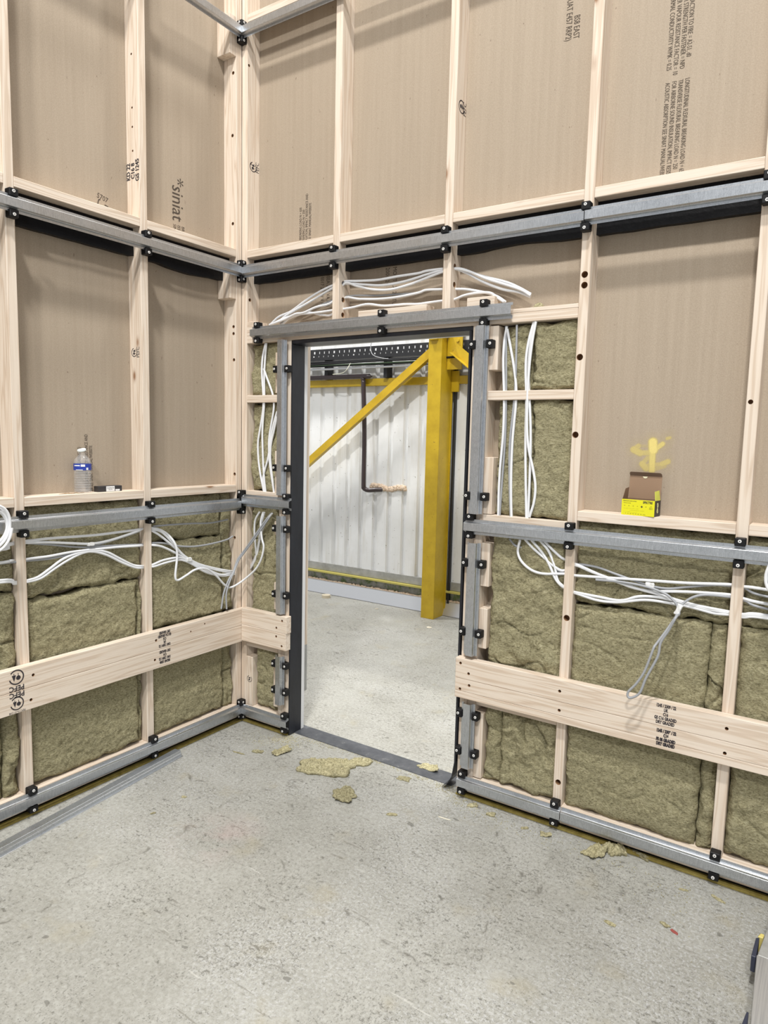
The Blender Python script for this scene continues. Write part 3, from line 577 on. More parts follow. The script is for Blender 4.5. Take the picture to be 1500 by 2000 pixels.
# foam strips on the floor and black strips painting the shadow gap under the bottom plates
box('trim_1', (0, -3.2, 0), (-.08, 0, .009), YFOAM, kind='structure').location.x += .018
box('trim_2', (.02, -.012, 0), (.345, .08, .009), YFOAM, kind='structure')
box('trim_3', (1.345, -.012, 0), (3.9, .08, .009), YFOAM, kind='structure')
box('trim_4', (-.08, -3.2, .009), (-.012, 0, .022), BLACK, kind='structure')
box('trim_5', (0, .012, .009), (.345, .08, .022), BLACK, kind='structure')
box('trim_6', (1.345, .012, .009), (3.9, .08, .022), BLACK, kind='structure')

# ================================================================== TIMBER FRAME
S1, S2, S3, S4 = .6156, 1.2087, 1.8, 2.3926
L1, L2 = 1.1909, .5966
W = .038; H = W/2; TOP = 4.2
gs = 'timber studs of the two walls'
Yh = (0, 1, 0); Xm = (-1, 0, 0)
timber('timber_stud', (.0, 0, .096), (W, D, TOP), 2, 'corner stud of the doorway wall, with a round tree stamp on its side', gs, holes=[((.038, .012, 3.405), Xm, .007, .03), ((.038, .026, 2.941), Xm, .005, .02), ((.038, .021, 2.265), Xm, .009, .03)])
timber('timber_stud', (-D, -W, .096), (0, 0, TOP), 2, 'corner stud of the left wall, drilled with a column of small holes', gs, holes=[((x, -.038, z), Yh, .0085, .03) for x, z in ((-.022, 3.364), (-.027, 3.068), (-.025, 2.64), (-.020, 2.125), (-.020, 2.09), (-.017, 1.956), (-.012, 1.361), (-.012, 1.021))])
s1 = timber('timber_stud', (S1-H, 0, 2.095), (S1+H, D, TOP), 2, 'short stud above the door, nearer the corner of the two standing over it', gs, holes=[((S1+H, .035, z), Xm, .012, .045) for z in (2.29, 2.215, 2.145)])
s2 = timber('timber_stud', (S2-H, 0, 2.095), (S2+H, D, TOP), 2, 'short stud above the door bearing a tree stamp high on its side', gs, holes=[((S2+H, .035, z), Xm, .012, .045) for z in (2.30, 2.225)])
timber('timber_stud', (S3-H, 0, .096), (S3+H, D, TOP), 2, 'full-height stud left of the sprayed board, with drilled holes in its face', gs, holes=[((1.799, 0, 2.198), Yh, .0125, .03), ((1.8, 0, 2.159), Yh, .0125, .03), ((1.797, 0, 1.893), Yh, .0125, .03), ((1.796, 0, 1.599), Yh, .0125, .03), ((1.8, 0, .877), Yh, .0125, .03), ((1.801, 0, .193), Yh, .0115, .03)])
timber('timber_stud', (S4-H, 0, .096), (S4+H, D, TOP), 2, 'full-height stud at the right edge, right of the open carton', gs, holes=[((2.387, 0, 1.719), Yh, .008, .02)])
l2 = timber('timber_stud', (-D, -L2-H, .096), (0, -L2+H, TOP), 2, 'left-wall stud right of the water bottle, stamped black on its side', gs, holes=[((-.045, -L2-H, z), Yh, .005, .01) for z in (3.2, 2.98, 2.90, 2.80)])
timber('timber_stud', (-D, -L1-H, .096), (0, -L1+H, TOP), 2, 'left-wall stud left of the water bottle, at the left edge', gs)
gd = 'timber studs around the doorway'
timber('timber_stud', (.270, 0, .096), (.308, D, 2.041), 2, 'left door stud farther from the opening, behind the upright channels', gd)
timber('timber_stud', (.3085, 0, .096), (.346, D, 2.041), 2, 'left door stud edging the opening beside the black lining', gd)
timber('timber_stud', (1.342, 0, .096), (1.3795, D, 2.041), 2, 'right door stud edging the opening beside the black lining', gd)
timber('timber_stud', (1.380, 0, .096), (1.418, D, 2.041), 2, 'right door stud farther from the opening, behind the upright channels', gd)
gp = 'short timber packers beside the door studs'
names = ['topmost packer, level with the head of the door', 'packer just above the middle rail', 'packer just below the middle rail', 'packer just above the double batten', 'lowest packer, below the double batten']
for k, (z0, z1) in enumerate(((1.783, 1.985), (1.275, 1.49), (1.056, 1.128), (.662, .805), (.133, .40))):
    timber('timber_packer', (.238, .0005, z0), (.2695, D-.01, z1), 2, 'short wood block left of the doorway, '+names[k], gp)
for k, (z0, z1) in enumerate(((1.857, 2.035), (1.262, 1.50), (.953, 1.139), (.683, .857), (.10, .395))):
    timber('timber_packer', (1.4185, .0005, z0), (1.457, D-.01, z1), 2, 'short wood block right of the doorway, '+names[k], gp)
# lintel
gl = 'lintel timbers over the doorway'
lt = timber('lintel_timber', (.0385, 0, 2.079), (1.7805, D, 2.1165), 0, 'upper plank of the lintel over the doorway', gl) if False else None
lower = timber('lintel_timber', (.0385, 0, 2.041), (1.7805, D, 2.0785), 0, 'lower plank of the lintel over the doorway', gl)
upper = timber('lintel_timber', (.0385, .0, 2.0788), (1.7805, D, 2.0948), 0, 'upper plank of the lintel over the doorway', gl)
timber('timber_block', (.0385, 0, 2.095), (.10, D, 2.15), 0, 'small block on the left end of the lintel by the corner', 'loose blocks on the lintel')
timber('timber_block', (.742, .01, 2.095), (1.108, .08, 2.150), 0, 'long block lying on the lintel between the two short studs', 'loose blocks on the lintel')
timber('timber_block', (1.303, .01, 2.095), (1.428, .08, 2.158), 0, 'short block on the lintel right of the short studs', 'loose blocks on the lintel')
# noggins
gn = 'noggins between the studs'
for a, b, z, t in ((W, S1-H, 2.471, 'upper row, doorway wall, first from the corner'), (S1+H, S2-H, 2.471, 'upper row, over the door between the two short studs'), (S2+H, S3-H, 2.471, 'upper row, doorway wall, left of the full-height stud'), (S3+H, S4-H, 2.471, 'upper row, doorway wall, above the sprayed board'), (S4+H, 3.6, 2.471, 'upper row, doorway wall, cut by the right picture edge'),
                   (W, S1-H, 3.60, 'topmost, high in the corner on the doorway wall'), (S3+H, S4-H, 1.267, 'middle row, the one carrying the open carton'), (S4+H, 3.6, 1.267, 'middle row, right of the carton at the right edge'),
                   (1.4185, S3-H, 1.735, 'short one crossing the cables right of the doorway'), (W, .2695, 1.737, 'short one crossing the cables left of the doorway'), (1.4185, S3-H, 1.222, 'behind the middle rail, right of the doorway'), (W, .2695, 1.238, 'behind the middle rail, left of the doorway'),
                   (1.4185, S3-H, .428, 'under the double batten right of the doorway'), (W, .2695, .428, 'under the double batten left of the doorway')):
    timber('timber_noggin', (a+.0006, .0006, z), (b-.0006, D, z+W), 0, 'horizontal timber noggin, '+t, gn)
for a, b, z, t in ((W, L2-H, 2.4725, 'left wall upper row, next to the corner'), (L2+H, L1-H, 2.4725, 'left wall upper row, above the water bottle bay'), (L1+H, 3.1, 2.4725, 'left wall upper row, cut by the left edge'),
                   (W, L2-H, 1.267, 'left wall middle row, next to the corner'), (L2+H, L1-H, 1.267, 'left wall middle row, the one carrying the water bottle'), (L1+H, 3.1, 1.267, 'left wall middle row, cut by the left edge')):
    timber('timber_noggin', (-D, -b+.0006, z), (-.0006, -a-.0006, z+W), 1, 'horizontal timber noggin, '+t, gn)
timber('timber_block', (-D, -.082, 3.435), (-.001, -.0386, 3.62), 2, 'short block on the corner stud near the top of the photo', 'blocks on the left corner stud')
timber('timber_block', (-D, -.082, 2.262), (-.001, -.0386, 2.40), 2, 'short block on the corner stud just below the upper rail', 'blocks on the left corner stud')
timber('timber_block', (.0386, .001, .096), (.085, D-.005, .37), 2, 'stamped short block at the foot of the corner, left of the doorway', 'blocks on the left corner stud')
gb = 'bottom plates'
for k, (z0, z1, w_) in enumerate(((.022, .0583, 'lower'), (.0587, .0955, 'upper'))):
    timber('bottom_plate', (-D, -3.1, z0), (0, 0, z1), 1, w_+' bottom plate along the foot of the left wall', gb)
    timber('bottom_plate', (0.0006, 0, z0), (.346, D, z1), 0, w_+' short bottom plate between corner and doorway', gb)
    timber('bottom_plate', (1.342, 0, z0), (3.6, D, z1), 0, w_+' bottom plate along the wall right of the doorway', gb)
# double battens at knee height
gk = 'planks of the knee-high double battens'
def bhole(L, wall): return [((x, -.038, z), Yh, .0062, .02) if wall == 'R' else ((.038, x, z), Xm, .0062, .02) for x, z in L]
bl1 = timber('batten_plank', (.0006, -3.1, .548), (W, -.0006, .637), 1, 'upper plank of the knee-high batten on the left wall', gk, holes=bhole(((-1.18, .595), (-.589, .596)), 'L')+[((.038, -.292, .612), Xm, .004, .01), ((.038, -.382, .592), Xm, .004, .01)])
bl2 = timber('batten_plank', (.0006, -3.1, .458), (W, -.0006, .5472), 1, 'lower plank of the knee-high batten on the left wall', gk, holes=bhole(((-1.192, .496), (-.597, .503)), 'L'))
timber('batten_plank', (.0392, -W, .556), (.36, -.0006, .645), 0, 'upper plank of the short batten between corner and door', gk, holes=bhole(((.331, .622), (.292, .579)), 'R'))
timber('batten_plank', (.0392, -W, .466), (.356, -.0006, .5552), 0, 'lower plank of the short batten between corner and door', gk, holes=bhole(((.291, .533), (.329, .488)), 'R'))
br1 = timber('batten_plank', (1.335, -W, .545), (3.6, -.0006, .634), 0, 'upper plank of the knee-high batten right of the doorway', gk, holes=bhole(((1.359, .612), (1.399, .573), (1.8, .588), (2.398, .591)), 'R'))
br2 = timber('batten_plank', (1.335, -W+.001, .4885), (3.6, -.0006, .5442), 0, 'middle plank of the knee-high batten right of the doorway', gk, holes=bhole(((1.403, .521), (1.360, .497), (1.802, .509), (2.398, .501)), 'R'))
timber('batten_plank', (1.335, -W+.0015, .457), (3.6, -.0006, .4878), 0, 'narrow lowest strip of the knee-high batten right of the doorway', gk)
# stamps on the timber
emblem((S2+H, .047, 2.945), .026, '+X', s2, .4); text('PEFC', .036, (S2+H, .075, 2.945), '+X', s2, PI/2, shx=.7, align='CENTER')
ce = [o for o in COL.objects if o.get('label', '').startswith('corner stud of the doorway')][0]
emblem((W, .042, 2.93), .024, '+X', ce, PI/2); text('PEFC', .034, (W, .073, 2.935), '+X', ce, PI/2, shx=.7, align='CENTER')
text('KD 22\nC16 8\nGS 1245', .034, (-.045, -L2-H, 2.715), '-Y', l2, PI/2, shx=.8, lsp=.9, align='CENTER', bold=.001)
emblem((-.055, -L2-H, 1.93), .020, '-Y', l2, PI/2); text('PEFC', .028, (-.027, -L2-H, 1.93), '-Y', l2, PI/2, shx=.8, align='CENTER')
fb = [o for o in COL.objects if o.get('label', '').startswith('stamped short block')][0]
emblem((.062, .001, .245), .018, 'R', fb, PI/2)
emblem((W, -1.247, .605), .030, 'L', bl1, PI); text('PEFC', .029, (W, -1.247, .561), 'L', bl1, PI, shx=.95, bold=.0007, align='CENTER')
text('PEFC', .029, (W, -1.247, .535), 'L', bl2, PI, shx=.95, bold=.0007, align='CENTER'); emblem((W, -1.248, .499), .027, 'L', bl2, PI); text('PEFC/16-37-1248', .013, (W, -1.248, .465), 'L', bl2, PI, shx=.7, align='CENTER')
text('1245 / 2309 / 22\nUK\nC16\nGS C16 GRADED\nDRY GRADED', .0165, (W, -.54, .594), 'L', bl1, PI, shx=.62, align='CENTER', lsp=.95, bold=.0010)
text('BSLINE 12508\n1245 / 2309 / 22\nC16\nDRY GRADED', .0165, (W, -.54, .508), 'L', bl2, PI, shx=.62, align='CENTER', lsp=1.0, bold=.0010)
text('1245 / 2309 / 22\nUK\nC16\nGS C16 GRADED\nDRY GRADED', .0165, (2.197, -W, .59), 'R', br1, 0, shx=.62, align='CENTER', lsp=.95, bold=.0009)
text('1245 / 2309 / 22\nC16\nFS 08 GRADED\nDRY GRADED', .0165, (2.203, -W+.001, .502), 'R', br2, 0, shx=.62, align='CENTER', lsp=1.0, bold=.0013)

# ================================================================== CHANNELS AND CLIPS
gc = 'galvanised channels'
for z, t, xs in ((.0705, 'floor-level', None), (1.205, 'waist-high', None), (2.378, 'upper', None), (3.55, 'topmost', None)):
    channel('L', .047, 3.1, z, label=t+' galvanised channel along the left wall', group=gc, end0=lambda d: 0) if False else None
def chan(wall, s0, s1, z, t, corner=False):
    o = channel(wall, s0, s1, z, label=t, group=gc)
    if corner:   # mitre the corner end: s follows d
        me = o.data
        for v in me.vertices:
            p = v.co+o.location
            s, d = (p.x, -p.y) if wall == 'R' else (-p.y, p.x)
            if abs(s-s0) < 1e-4:
                if wall == 'R': v.co.x += d-s0+.0004
                else: v.co.y -= d-s0+.0004
    return o
for z, t in ((.0705, 'floor-level'), (1.203, 'waist-high'), (2.404, 'upper'), (3.55, 'topmost')):
    chan('L', 0, 3.1, z, t+' galvanised channel running along the left wall', True)
chan('R', 0, .365, .072, 'short floor-level galvanised channel from corner to doorway', True)
chan('R', 0, .372, 1.225, 'short waist-high galvanised channel from corner to doorway', True)
chan('R', 0, 1.797, 2.400, 'upper galvanised channel from the corner across over the door', True)
chan('R', 1.80, 3.6, 2.402, 'upper galvanised channel above the sprayed board, right of the joint')
chan('R', 0, 3.6, 3.55, 'topmost galvanised channel leaving the corner to the right', True)
chan('R', 1.350, 3.6, 1.206, 'waist-high galvanised channel right of the doorway')
chan('R', 1.360, 1.826, .072, 'floor-level galvanised channel right of the doorway, up to the joint')
chan('R', 1.829, 3.6, .074, 'floor-level galvanised channel at the right, beyond the joint')
chan('R', .099, 1.524, 2.086, 'galvanised channel on the lintel over the doorway')
for x, z0, z1, t in ((.304, 1.269, 2.040, 'long upright galvanised channel left of the doorway, upper part'), (.304, .654, 1.163, 'upright galvanised channel left of the doorway, between waist rail and batten'), (.304, .168, .429, 'short upright galvanised channel left of the doorway, near the floor'),
                     (1.393, 1.262, 2.034, 'long upright galvanised channel right of the doorway, upper part'), (1.395, .651, 1.139, 'upright galvanised channel right of the doorway, between waist rail and batten'), (1.397, .146, .437, 'short upright galvanised channel right of the doorway, near the floor')):
    channel('R', z0, z1, x, True, t, gc)
gcl = 'black rubber clips'
rows = {0: 'floor-level', 1: 'waist-high', 2: 'upper', 3: 'topmost'}
for r, z in ((0, .0705), (1, 1.203), (2, 2.404)):
    clip('L', .019, z, 'black rubber clip on the %s left-wall channel, at the corner' % rows[r], group=gcl)
    clip('L', L2, z, 'black rubber clip on the %s left-wall channel, on the stud right of the bottle' % rows[r], group=gcl)
    clip('L', L1, z, 'black rubber clip on the %s left-wall channel, on the left-edge stud' % rows[r], group=gcl)
clip('L', .019, 3.55, 'black rubber clip on the topmost left-wall channel, at the corner', group=gcl)
for s, z, t in ((.019, .072, 'floor-level channel of the doorway wall, at the corner'), (.336, .072, 'floor-level channel, at its end left of the doorway'), (1.378, .072, 'floor-level channel, at its end right of the doorway'), (S3, .073, 'floor-level channel, at the joint left of the big wool bay'), (S4, .074, 'floor-level channel, at the right-edge stud'),
                (.019, 1.225, 'waist-high channel of the doorway wall, at the corner'), (.338, 1.225, 'waist-high channel, at its end left of the doorway'), (1.372, 1.208, 'waist-high channel, at its end right of the doorway'), (S3, 1.208, 'waist-high channel, on the stud left of the carton'), (S4, 1.208, 'waist-high channel, on the stud right of the carton'),
                (.019, 2.400, 'upper channel of the doorway wall, at the corner'), (S1, 2.400, 'upper channel, on the short stud nearer the corner'), (S2, 2.400, 'upper channel, on the stamped short stud'), (S3, 2.401, 'upper channel, at the joint on the full-height stud'), (S4, 2.402, 'upper channel, at the right edge of the photo'),
                (.019, 3.55, 'topmost channel of the doorway wall, at the corner'), (.135, 2.086, 'lintel channel, at its left end'), (.898, 2.086, 'lintel channel, over the middle of the door'), (1.400, 2.086, 'lintel channel, near its right end')):
    clip('R', s, z, 'black rubber clip on the '+t, group=gcl)
wh = ['highest of six', 'second from the top', 'third from the top', 'third from the bottom', 'second from the bottom', 'lowest of six']
for k, z in enumerate((1.899, 1.406, 1.096, .753, .381, .239)): clip('R', .304, z, 'sideways black rubber clip left of the doorway, '+wh[k], True, gcl)
for k, z in enumerate((1.960, 1.336, 1.050, .750, .385, .214)): clip('R', 1.395, z, 'sideways black rubber clip right of the doorway, '+wh[k], True, gcl)

# black strips behind the upper channels
gbs = 'black plastic strips under the upper noggins'
def strip(wall, a, b, z, t, seed, dip=.0):
    bm = bmesh.new(); n = 40; R_ = []
    for i in range(n+1):
        u = i/n; s = a+(b-a)*u; zz = z-dip*(max(0, (u-.25))/.75 if dip > 0 else -max(0, .75-u)/.75)*0+dip*math.sin(PI*min(1, max(0, (u-.2)/.6)))*.5+.003*noise.noise(Vector((s*9, seed, 0)))
        q = [(.050, 2.4695), (.048+.004*noise.noise(Vector((s*6, seed, 4))), zz), (.088, zz+.004), (.088, 2.4695)]
        R_.append([bm.verts.new(Vector((s, d, h)) if wall == 'R' else Vector((-d, -s, h))) for d, h in q])
    for A, B in zip(R_, R_[1:]):
        for k in range(4): bm.faces.new((A[k], A[(k+1) % 4], B[(k+1) % 4], B[k]))
    bm.faces.new(R_[0]); bm.faces.new(R_[-1][::-1])
    tag(new_obj('membrane_strip', bm, BLACK, None, loc=((a+b)/2, .05, z) if wall == 'R' else (-.05, -(a+b)/2, z)), t, 'membrane strip', gbs)
strip('R', W+.001, S1-H-.001, 2.350, 'black strip behind the upper channel, next to the corner on the doorway wall', 1)
strip('R', S1+H+.001, S2-H-.001, 2.350, 'black strip behind the upper channel, between the short studs', 2)
strip('R', S2+H+.001, S3-H-.001, 2.350, 'black strip behind the upper channel with a wavy lower edge', 3, .02)
strip('R', S3+H+.001, S4-H-.001, 2.350, 'black strip behind the upper channel above the sprayed board', 4)
strip('L', W+.001, L2-H-.001, 2.350, 'black strip behind the left-wall upper channel, next to the corner', 5, -.02)
strip('L', L2+H+.001, L1-H-.001, 2.350, 'black strip behind the left-wall upper channel, above the bottle bay', 6)

# ================================================================== DOORWAY
box('trim_7', (.3465, -.002, .003), (.3545, .092, 2.021), LINING, bev=.001, kind='structure')
box('trim_8', (.3465, -.002, 2.022), (1.3415, .112, 2.0385), LINING, bev=.001, kind='structure')
bm = bmesh.new(); P = [(1.338, 2.021), (1.338, .25), (1.335, .14), (1.322, .07), (1.300, .03), (1.272, .008)]
Vv = []
for i, (x, z) in enumerate(P):
    k = max(0, min(1, (.25-z)/.2)); Vv.append([bm.verts.new((x-.0105*(1-.55*k), -.004, z+.0*k)), bm.verts.new((x, -.004, z+.004*k)), bm.verts.new((x, .085, z+.004*k)), bm.verts.new((x-.0105*(1-.55*k), .085, z))])
for A, B in zip(Vv, Vv[1:]):
    for k in range(4): bm.faces.new((A[k], A[(k+1) % 4], B[(k+1) % 4], B[k]))
bm.faces.new(Vv[0]); bm.faces.new(Vv[-1][::-1])
o = new_obj('trim_9', bm, LINING); o['kind'] = 'structure'
box('trim_10', (.330, .0925, .003), (.3525, .118, 2.021), PLASTER, bev=.001, kind='structure')
box('trim_11', (.3465, .1125, 2.0215), (1.3415, .132, 2.0385), PLASTER, bev=.001, kind='structure')
bm = bmesh.new(); add_box(bm, (.305, .1185, .195), (.331, .165, .45), .001, mi=1); add_box(bm, (.305, .1185, .4505), (.331, .165, 2.0385), .001)
o = new_obj('outer_cladding_board', bm, [TZ, GREYST], None, loc=(.318, .15, .195)); tag(o, 'pale timber cladding edge outside the left of the doorway, grey at its foot', 'cladding board')
o = box('threshold_strip', (.312, .040, .0002), (1.30, .143, .0032), LEADST, bev=.0008, label='dark grey threshold strip across the floor of the doorway', cat='threshold')

# ================================================================== INSULATION
gi = 'mineral wool batts'
B = lambda *a, **k: batt(*a, **k)
# left wall
B('L', L2+.047, L1-.022, .098, .745, 'big smooth wool batt between the left-wall studs, from the floor up to the long crack', .018, .004, seed=1, cell=.0055) if False else None
B('L', L2+.045, L1-.0195, .098, .885, 'large smooth wool batt between the left-wall studs, below the long crack', d0=.018, amp=.005, seed=1, crack=.004, cell=.0055)
B('L', L2+.022, L1-.0195, .893, 1.2655, 'wool batt behind the cables between the left-wall studs', d0=.022, amp=.009, seed=2, crack=.016)
B('L', L2+.0195, L2+.044, .098, .885, 'thin torn wool strip squeezed beside the stud right of the bottle', d0=.026, amp=.012, seed=3, crack=.02, fold=.012)
B('L', .115, L2-.0195, .098, .62, 'wool batt in the bay next to the corner, left wall, below the batten', d0=.018, amp=.005, seed=4, crack=.006)
B('L', .115, L2-.0195, .625, 1.045, 'smooth wool batt in the corner bay under the drooping cable loop', d0=.018, amp=.006, seed=5, crack=.008)
B('L', .115, L2-.0195, 1.050, 1.2655, 'shallow wool batt tucked under the middle noggin by the corner', d0=.03, amp=.006, seed=6, crack=.012)
B('L', .0385, .113, .098, .62, 'crumpled wool strip left of the corner stud, below the batten', d0=.024, amp=.012, seed=7, crack=.02, fold=.018)
B('L', .0385, .113, .625, 1.2655, 'crumpled wool strip left of the corner stud, above the batten', d0=.024, amp=.012, seed=8, crack=.02, fold=.018)
B('L', L1+.0195, L1+.085, .098, .60, 'crumpled wool roll at the left edge, below the batten', d0=.018, amp=.012, seed=9, crack=.02, fold=.022)
B('L', L1+.0195, L1+.085, .605, .93, 'crumpled wool roll at the left edge, above the batten', d0=.018, amp=.012, seed=10, crack=.02, fold=.022)
B('L', L1+.087, 1.75, .098, .93, 'wool batt beyond the crumpled roll, cut by the left edge', d0=.022, amp=.008, seed=11, crack=.012)
B('L', L1+.0195, 1.75, .935, 1.2655, 'wool batt behind the cable coil at the left edge', d0=.022, amp=.009, seed=12, crack=.016)
# between corner and doorway
B('R', .046, .262, 1.776, 2.040, 'wool batt left of the doorway, just under the lintel', d0=.022, amp=.010, seed=13, crack=.022, fold=.006)
B('R', .046, .262, 1.277, 1.736, 'tall wool batt left of the doorway behind the cables', d0=.022, amp=.010, seed=14, crack=.020, fold=.006)
B('R', .042, .2375, .467, 1.237, 'wool batt left of the doorway between waist rail and batten', d0=.026, amp=.009, seed=15, crack=.020)
B('R', .087, .2375, .098, .427, 'wool batt left of the doorway, near the floor', d0=.020, amp=.009, seed=16, crack=.020, fold=.010)
# right of doorway
B('R', 1.4585, 1.595, 1.774, 2.040, 'narrow torn wool batt right of the doorway under the lintel', d0=.026, amp=.012, seed=17, crack=.024, fold=.01)
B('R', 1.598, 1.7805, 1.774, 2.040, 'square wool batt right of the doorway under the lintel', d0=.016, amp=.008, seed=18, crack=.020)
B('R', 1.4585, 1.612, 1.261, 1.734, 'narrow wool batt right of the doorway between noggin and waist rail', d0=.022, amp=.008, seed=19, crack=.014)
B('R', 1.615, 1.7805, 1.261, 1.734, 'wool batt left of the carton bay between noggin and waist rail', d0=.014, amp=.006, seed=20, crack=.008)
B('R', 1.4595, 1.7805, .467, 1.221, 'large torn wool batt right of the doorway under the waist rail', d0=.010, amp=.016, seed=21, crack=.026, cell=.0055)
B('R', 1.4585, 1.535, .098, .427, 'crumpled wool strip right of the doorway, near the floor', d0=.018, amp=.012, seed=22, crack=.024, fold=.018)
B('R', 1.537, 1.7805, .098, .427, 'wool batt right of the doorway, near the floor', d0=.012, amp=.014, seed=23, crack=.026)
B('R', S3+.0195, S4-.0195, .945, 1.2655, 'wool batt behind the cables under the open carton', d0=.022, amp=.009, seed=24, crack=.014, tilt=.012)
B('R', S3+.0195, S4-.078, .098, .938, 'largest smooth wool batt, under the crack in the right-hand bay', d0=.012, amp=.005, seed=25, crack=.005, cell=.0055)
B('R', S4-.076, S4-.0195, .098, .938, 'narrow wool strip beside the right-edge stud', d0=.020, amp=.009, seed=26, crack=.018, fold=.008)
B('R', S4+.0195, 2.95, .098, .938, 'wool batt at the right edge, below the white cables', d0=.016, amp=.007, seed=27, crack=.010)
B('R', S4+.0195, 2.95, .945, 1.2655, 'wool batt at the right edge behind the cable coil', d0=.022, amp=.009, seed=28, crack=.014)

# ================================================================== CABLES
LAB = {'o1': 'white cable over the door, highest of the fan', 'o2': 'white cable over the door, just under the highest', 'o3': 'white cable over the door with the deepest sag', 'o4': 'thin grey cable over the door among the white ones', 'o5': 'white cable crossing over the door at mid height', 'o6': 'lowest white cable over the door, just above the lintel',
 'd1': 'leftmost white cable in the narrow bay left of the doorway', 'd2': 'second white cable from the left in the narrow bay by the corner', 'd3': 'white cable swinging right in the narrow bay left of the doorway', 'd4': 'white cable crossing the others low in the bay left of the doorway', 'd5': 'rightmost white cable in the bay left of the doorway',
 'e1': 'left white cable dropping below the waist rail at the corner', 'e3': 'middle white cable curving below the waist rail at the corner', 'e4': 'right white cable sweeping below the waist rail at the corner', 'e2': 'long white cable looping across the corner into the left wall', 'e5': 'grey cable hanging in front of the corner stud, left of the pair', 'e6': 'grey cable hanging in front of the corner stud, right of the pair',
 'b1': 'white left-wall cable of the top pair, the lower one', 'b2': 'white left-wall cable of the top pair, the upper one', 'b3': 'thin grey cable below the top pair on the left wall', 'b4': 'white left-wall cable running straight below the taped pair', 'b5': 'grey cable along the middle of the left-wall bundle', 'b6': 'white left-wall cable of the arching pair, the upper one', 'b7': 'white left-wall cable of the arching pair, the lower one', 'b8': 'grey cable just under the waist rail by the corner',
 'r1': 'leftmost white cable right of the doorway', 'r2': 'white cable slanting in from the left, right of the doorway', 'r3': 'grey cable beside the slanting white one', 'r4': 'straight white cable left of the pair near the full-height stud', 'r5': 'white cable bulging right before the waist rail', 'r7': 'straight white cable nearest the full-height stud', 'r6': 'grey cable beside the leftmost white one, right of the doorway',
 't1': 'white cable hooking down under the waist rail, then highest under the carton', 't2': 'white cable falling steadily across the bay under the carton', 't3': 'white cable of the lower pair under the carton, the upper one', 't4': 'white cable of the lower pair under the carton, the lower one', 't5': 'white cable crossing down from high left to the low pair', 't6': 'thin grey cable along the bay under the carton', 'loop': 'grey cable hanging in a long loop over the right-hand batten'}
CLAMP = .0045
for k, (kind, pts) in CABLES.items():
    g = k[0]
    grp = {'o': 'cables over the door', 'd': 'cables left of the doorway', 'e': 'cables at the corner', 'b': 'cables along the left wall', 'r': 'cables right of the doorway', 't': 'cables under the carton', 'l': 'cables under the carton'}[g]
    q = [pts[0]]
    for p in pts[1:]:
        if (Vector(p)-Vector(q[-1])).length > .018 and not (k[0] == 'o' and p[0] < q[-1][0]+.012): q.append(p)
    if k[0] in 'dr':
        for _ in range(2): q = [q[0]]+[tuple(.25*q[i-1][c]+.5*q[i][c]+.25*q[i+1][c] for c in range(3)) for i in range(1, len(q)-1)]+[q[-1]]
    if kind and q[-1][0] > 2.40: q.append((q[-1][0]+.35, .02, q[-1][2]-.02))
    if q[0][1] < -1.2: q.insert(0, (-.02, q[0][1]-.35, q[0][2]))
    o = tube('electric_cable', q, .0054 if kind == 'w' else .0045, CABLE if kind == 'w' else CABLEG, n=6)
    tag(o, LAB[k], 'cable', grp)
def coil(c, nrm_wall, R0, n, label, seed):
    rnd = random.Random(seed); P = []
    for k in range(n*20+1):
        a = 2*PI*k/20; r = R0*(1+.10*math.sin(k*.07+seed)); w = (k/(n*20)-.5)*.035
        u, v = r*.8*math.cos(a)+.008*math.sin(k*.31), r*math.sin(a)+.006*math.cos(k*.23)
        P.append((c[0]+u, c[1]+w, c[2]+v) if nrm_wall == 'R' else (c[0]+w, c[1]+u, c[2]+v))
    o = tube('cable_coil', P, .0052, CABLE, n=2); tag(o, label, 'cable coil', 'coils of white cable')
coil((.075, -1.335, 1.205), 'L', .075, 5, 'coil of white cable hanging at the left edge', 1)
coil((2.535, -.075, 1.160), 'R', .065, 5, 'coil of white cable hanging at the right edge', 2)
def wrap(c, s, label, rot=0, wall='R'):
    bm = bmesh.new()
    add_box(bm, (-s[0]/2, -s[1]/2, -s[2]/2), (s[0]/2, s[1]/2, s[2]/2), .002)
    bmesh.ops.subdivide_edges(bm, edges=bm.edges, cuts=2, use_grid_fill=True)
    for v in bm.verts: v.co += Vector((noise.noise(v.co*160), noise.noise(v.co*140+Vector((5, 0, 0))), noise.noise(v.co*150+Vector((0, 9, 0)))))*.0025
    o = new_obj('tape_wrap', bm, TAPE, None, smooth=False); o.location = c; o.rotation_euler = (0, rot, 0) if wall == 'R' else (rot, 0, 0)
    tag(o, label, 'tape', 'white tape wraps on the cables')
wrap((2.105, .000, 1.053), (.030, .014, .016), 'white tape wrapped on the highest cables under the carton')
wrap((2.215, -.036, .985), (.017, .014, .040), 'white tape where the grey loop joins the cables', .35)
wrap((0.004, -.893, 1.087), (.014, .030, .014), 'white tape on the top pair of left-wall cables', wall='L')
wrap((0.004, -.361, .948), (.014, .030, .018), 'white tape bunching the cables near the corner', wall='L')
scrap(1.605, .045, .05, .04, .03, .4, 'tuft of wool where the fan of cables enters the lintel', 61, z=2.095, name='wool_tuft', cat='wool tuft', n=14)

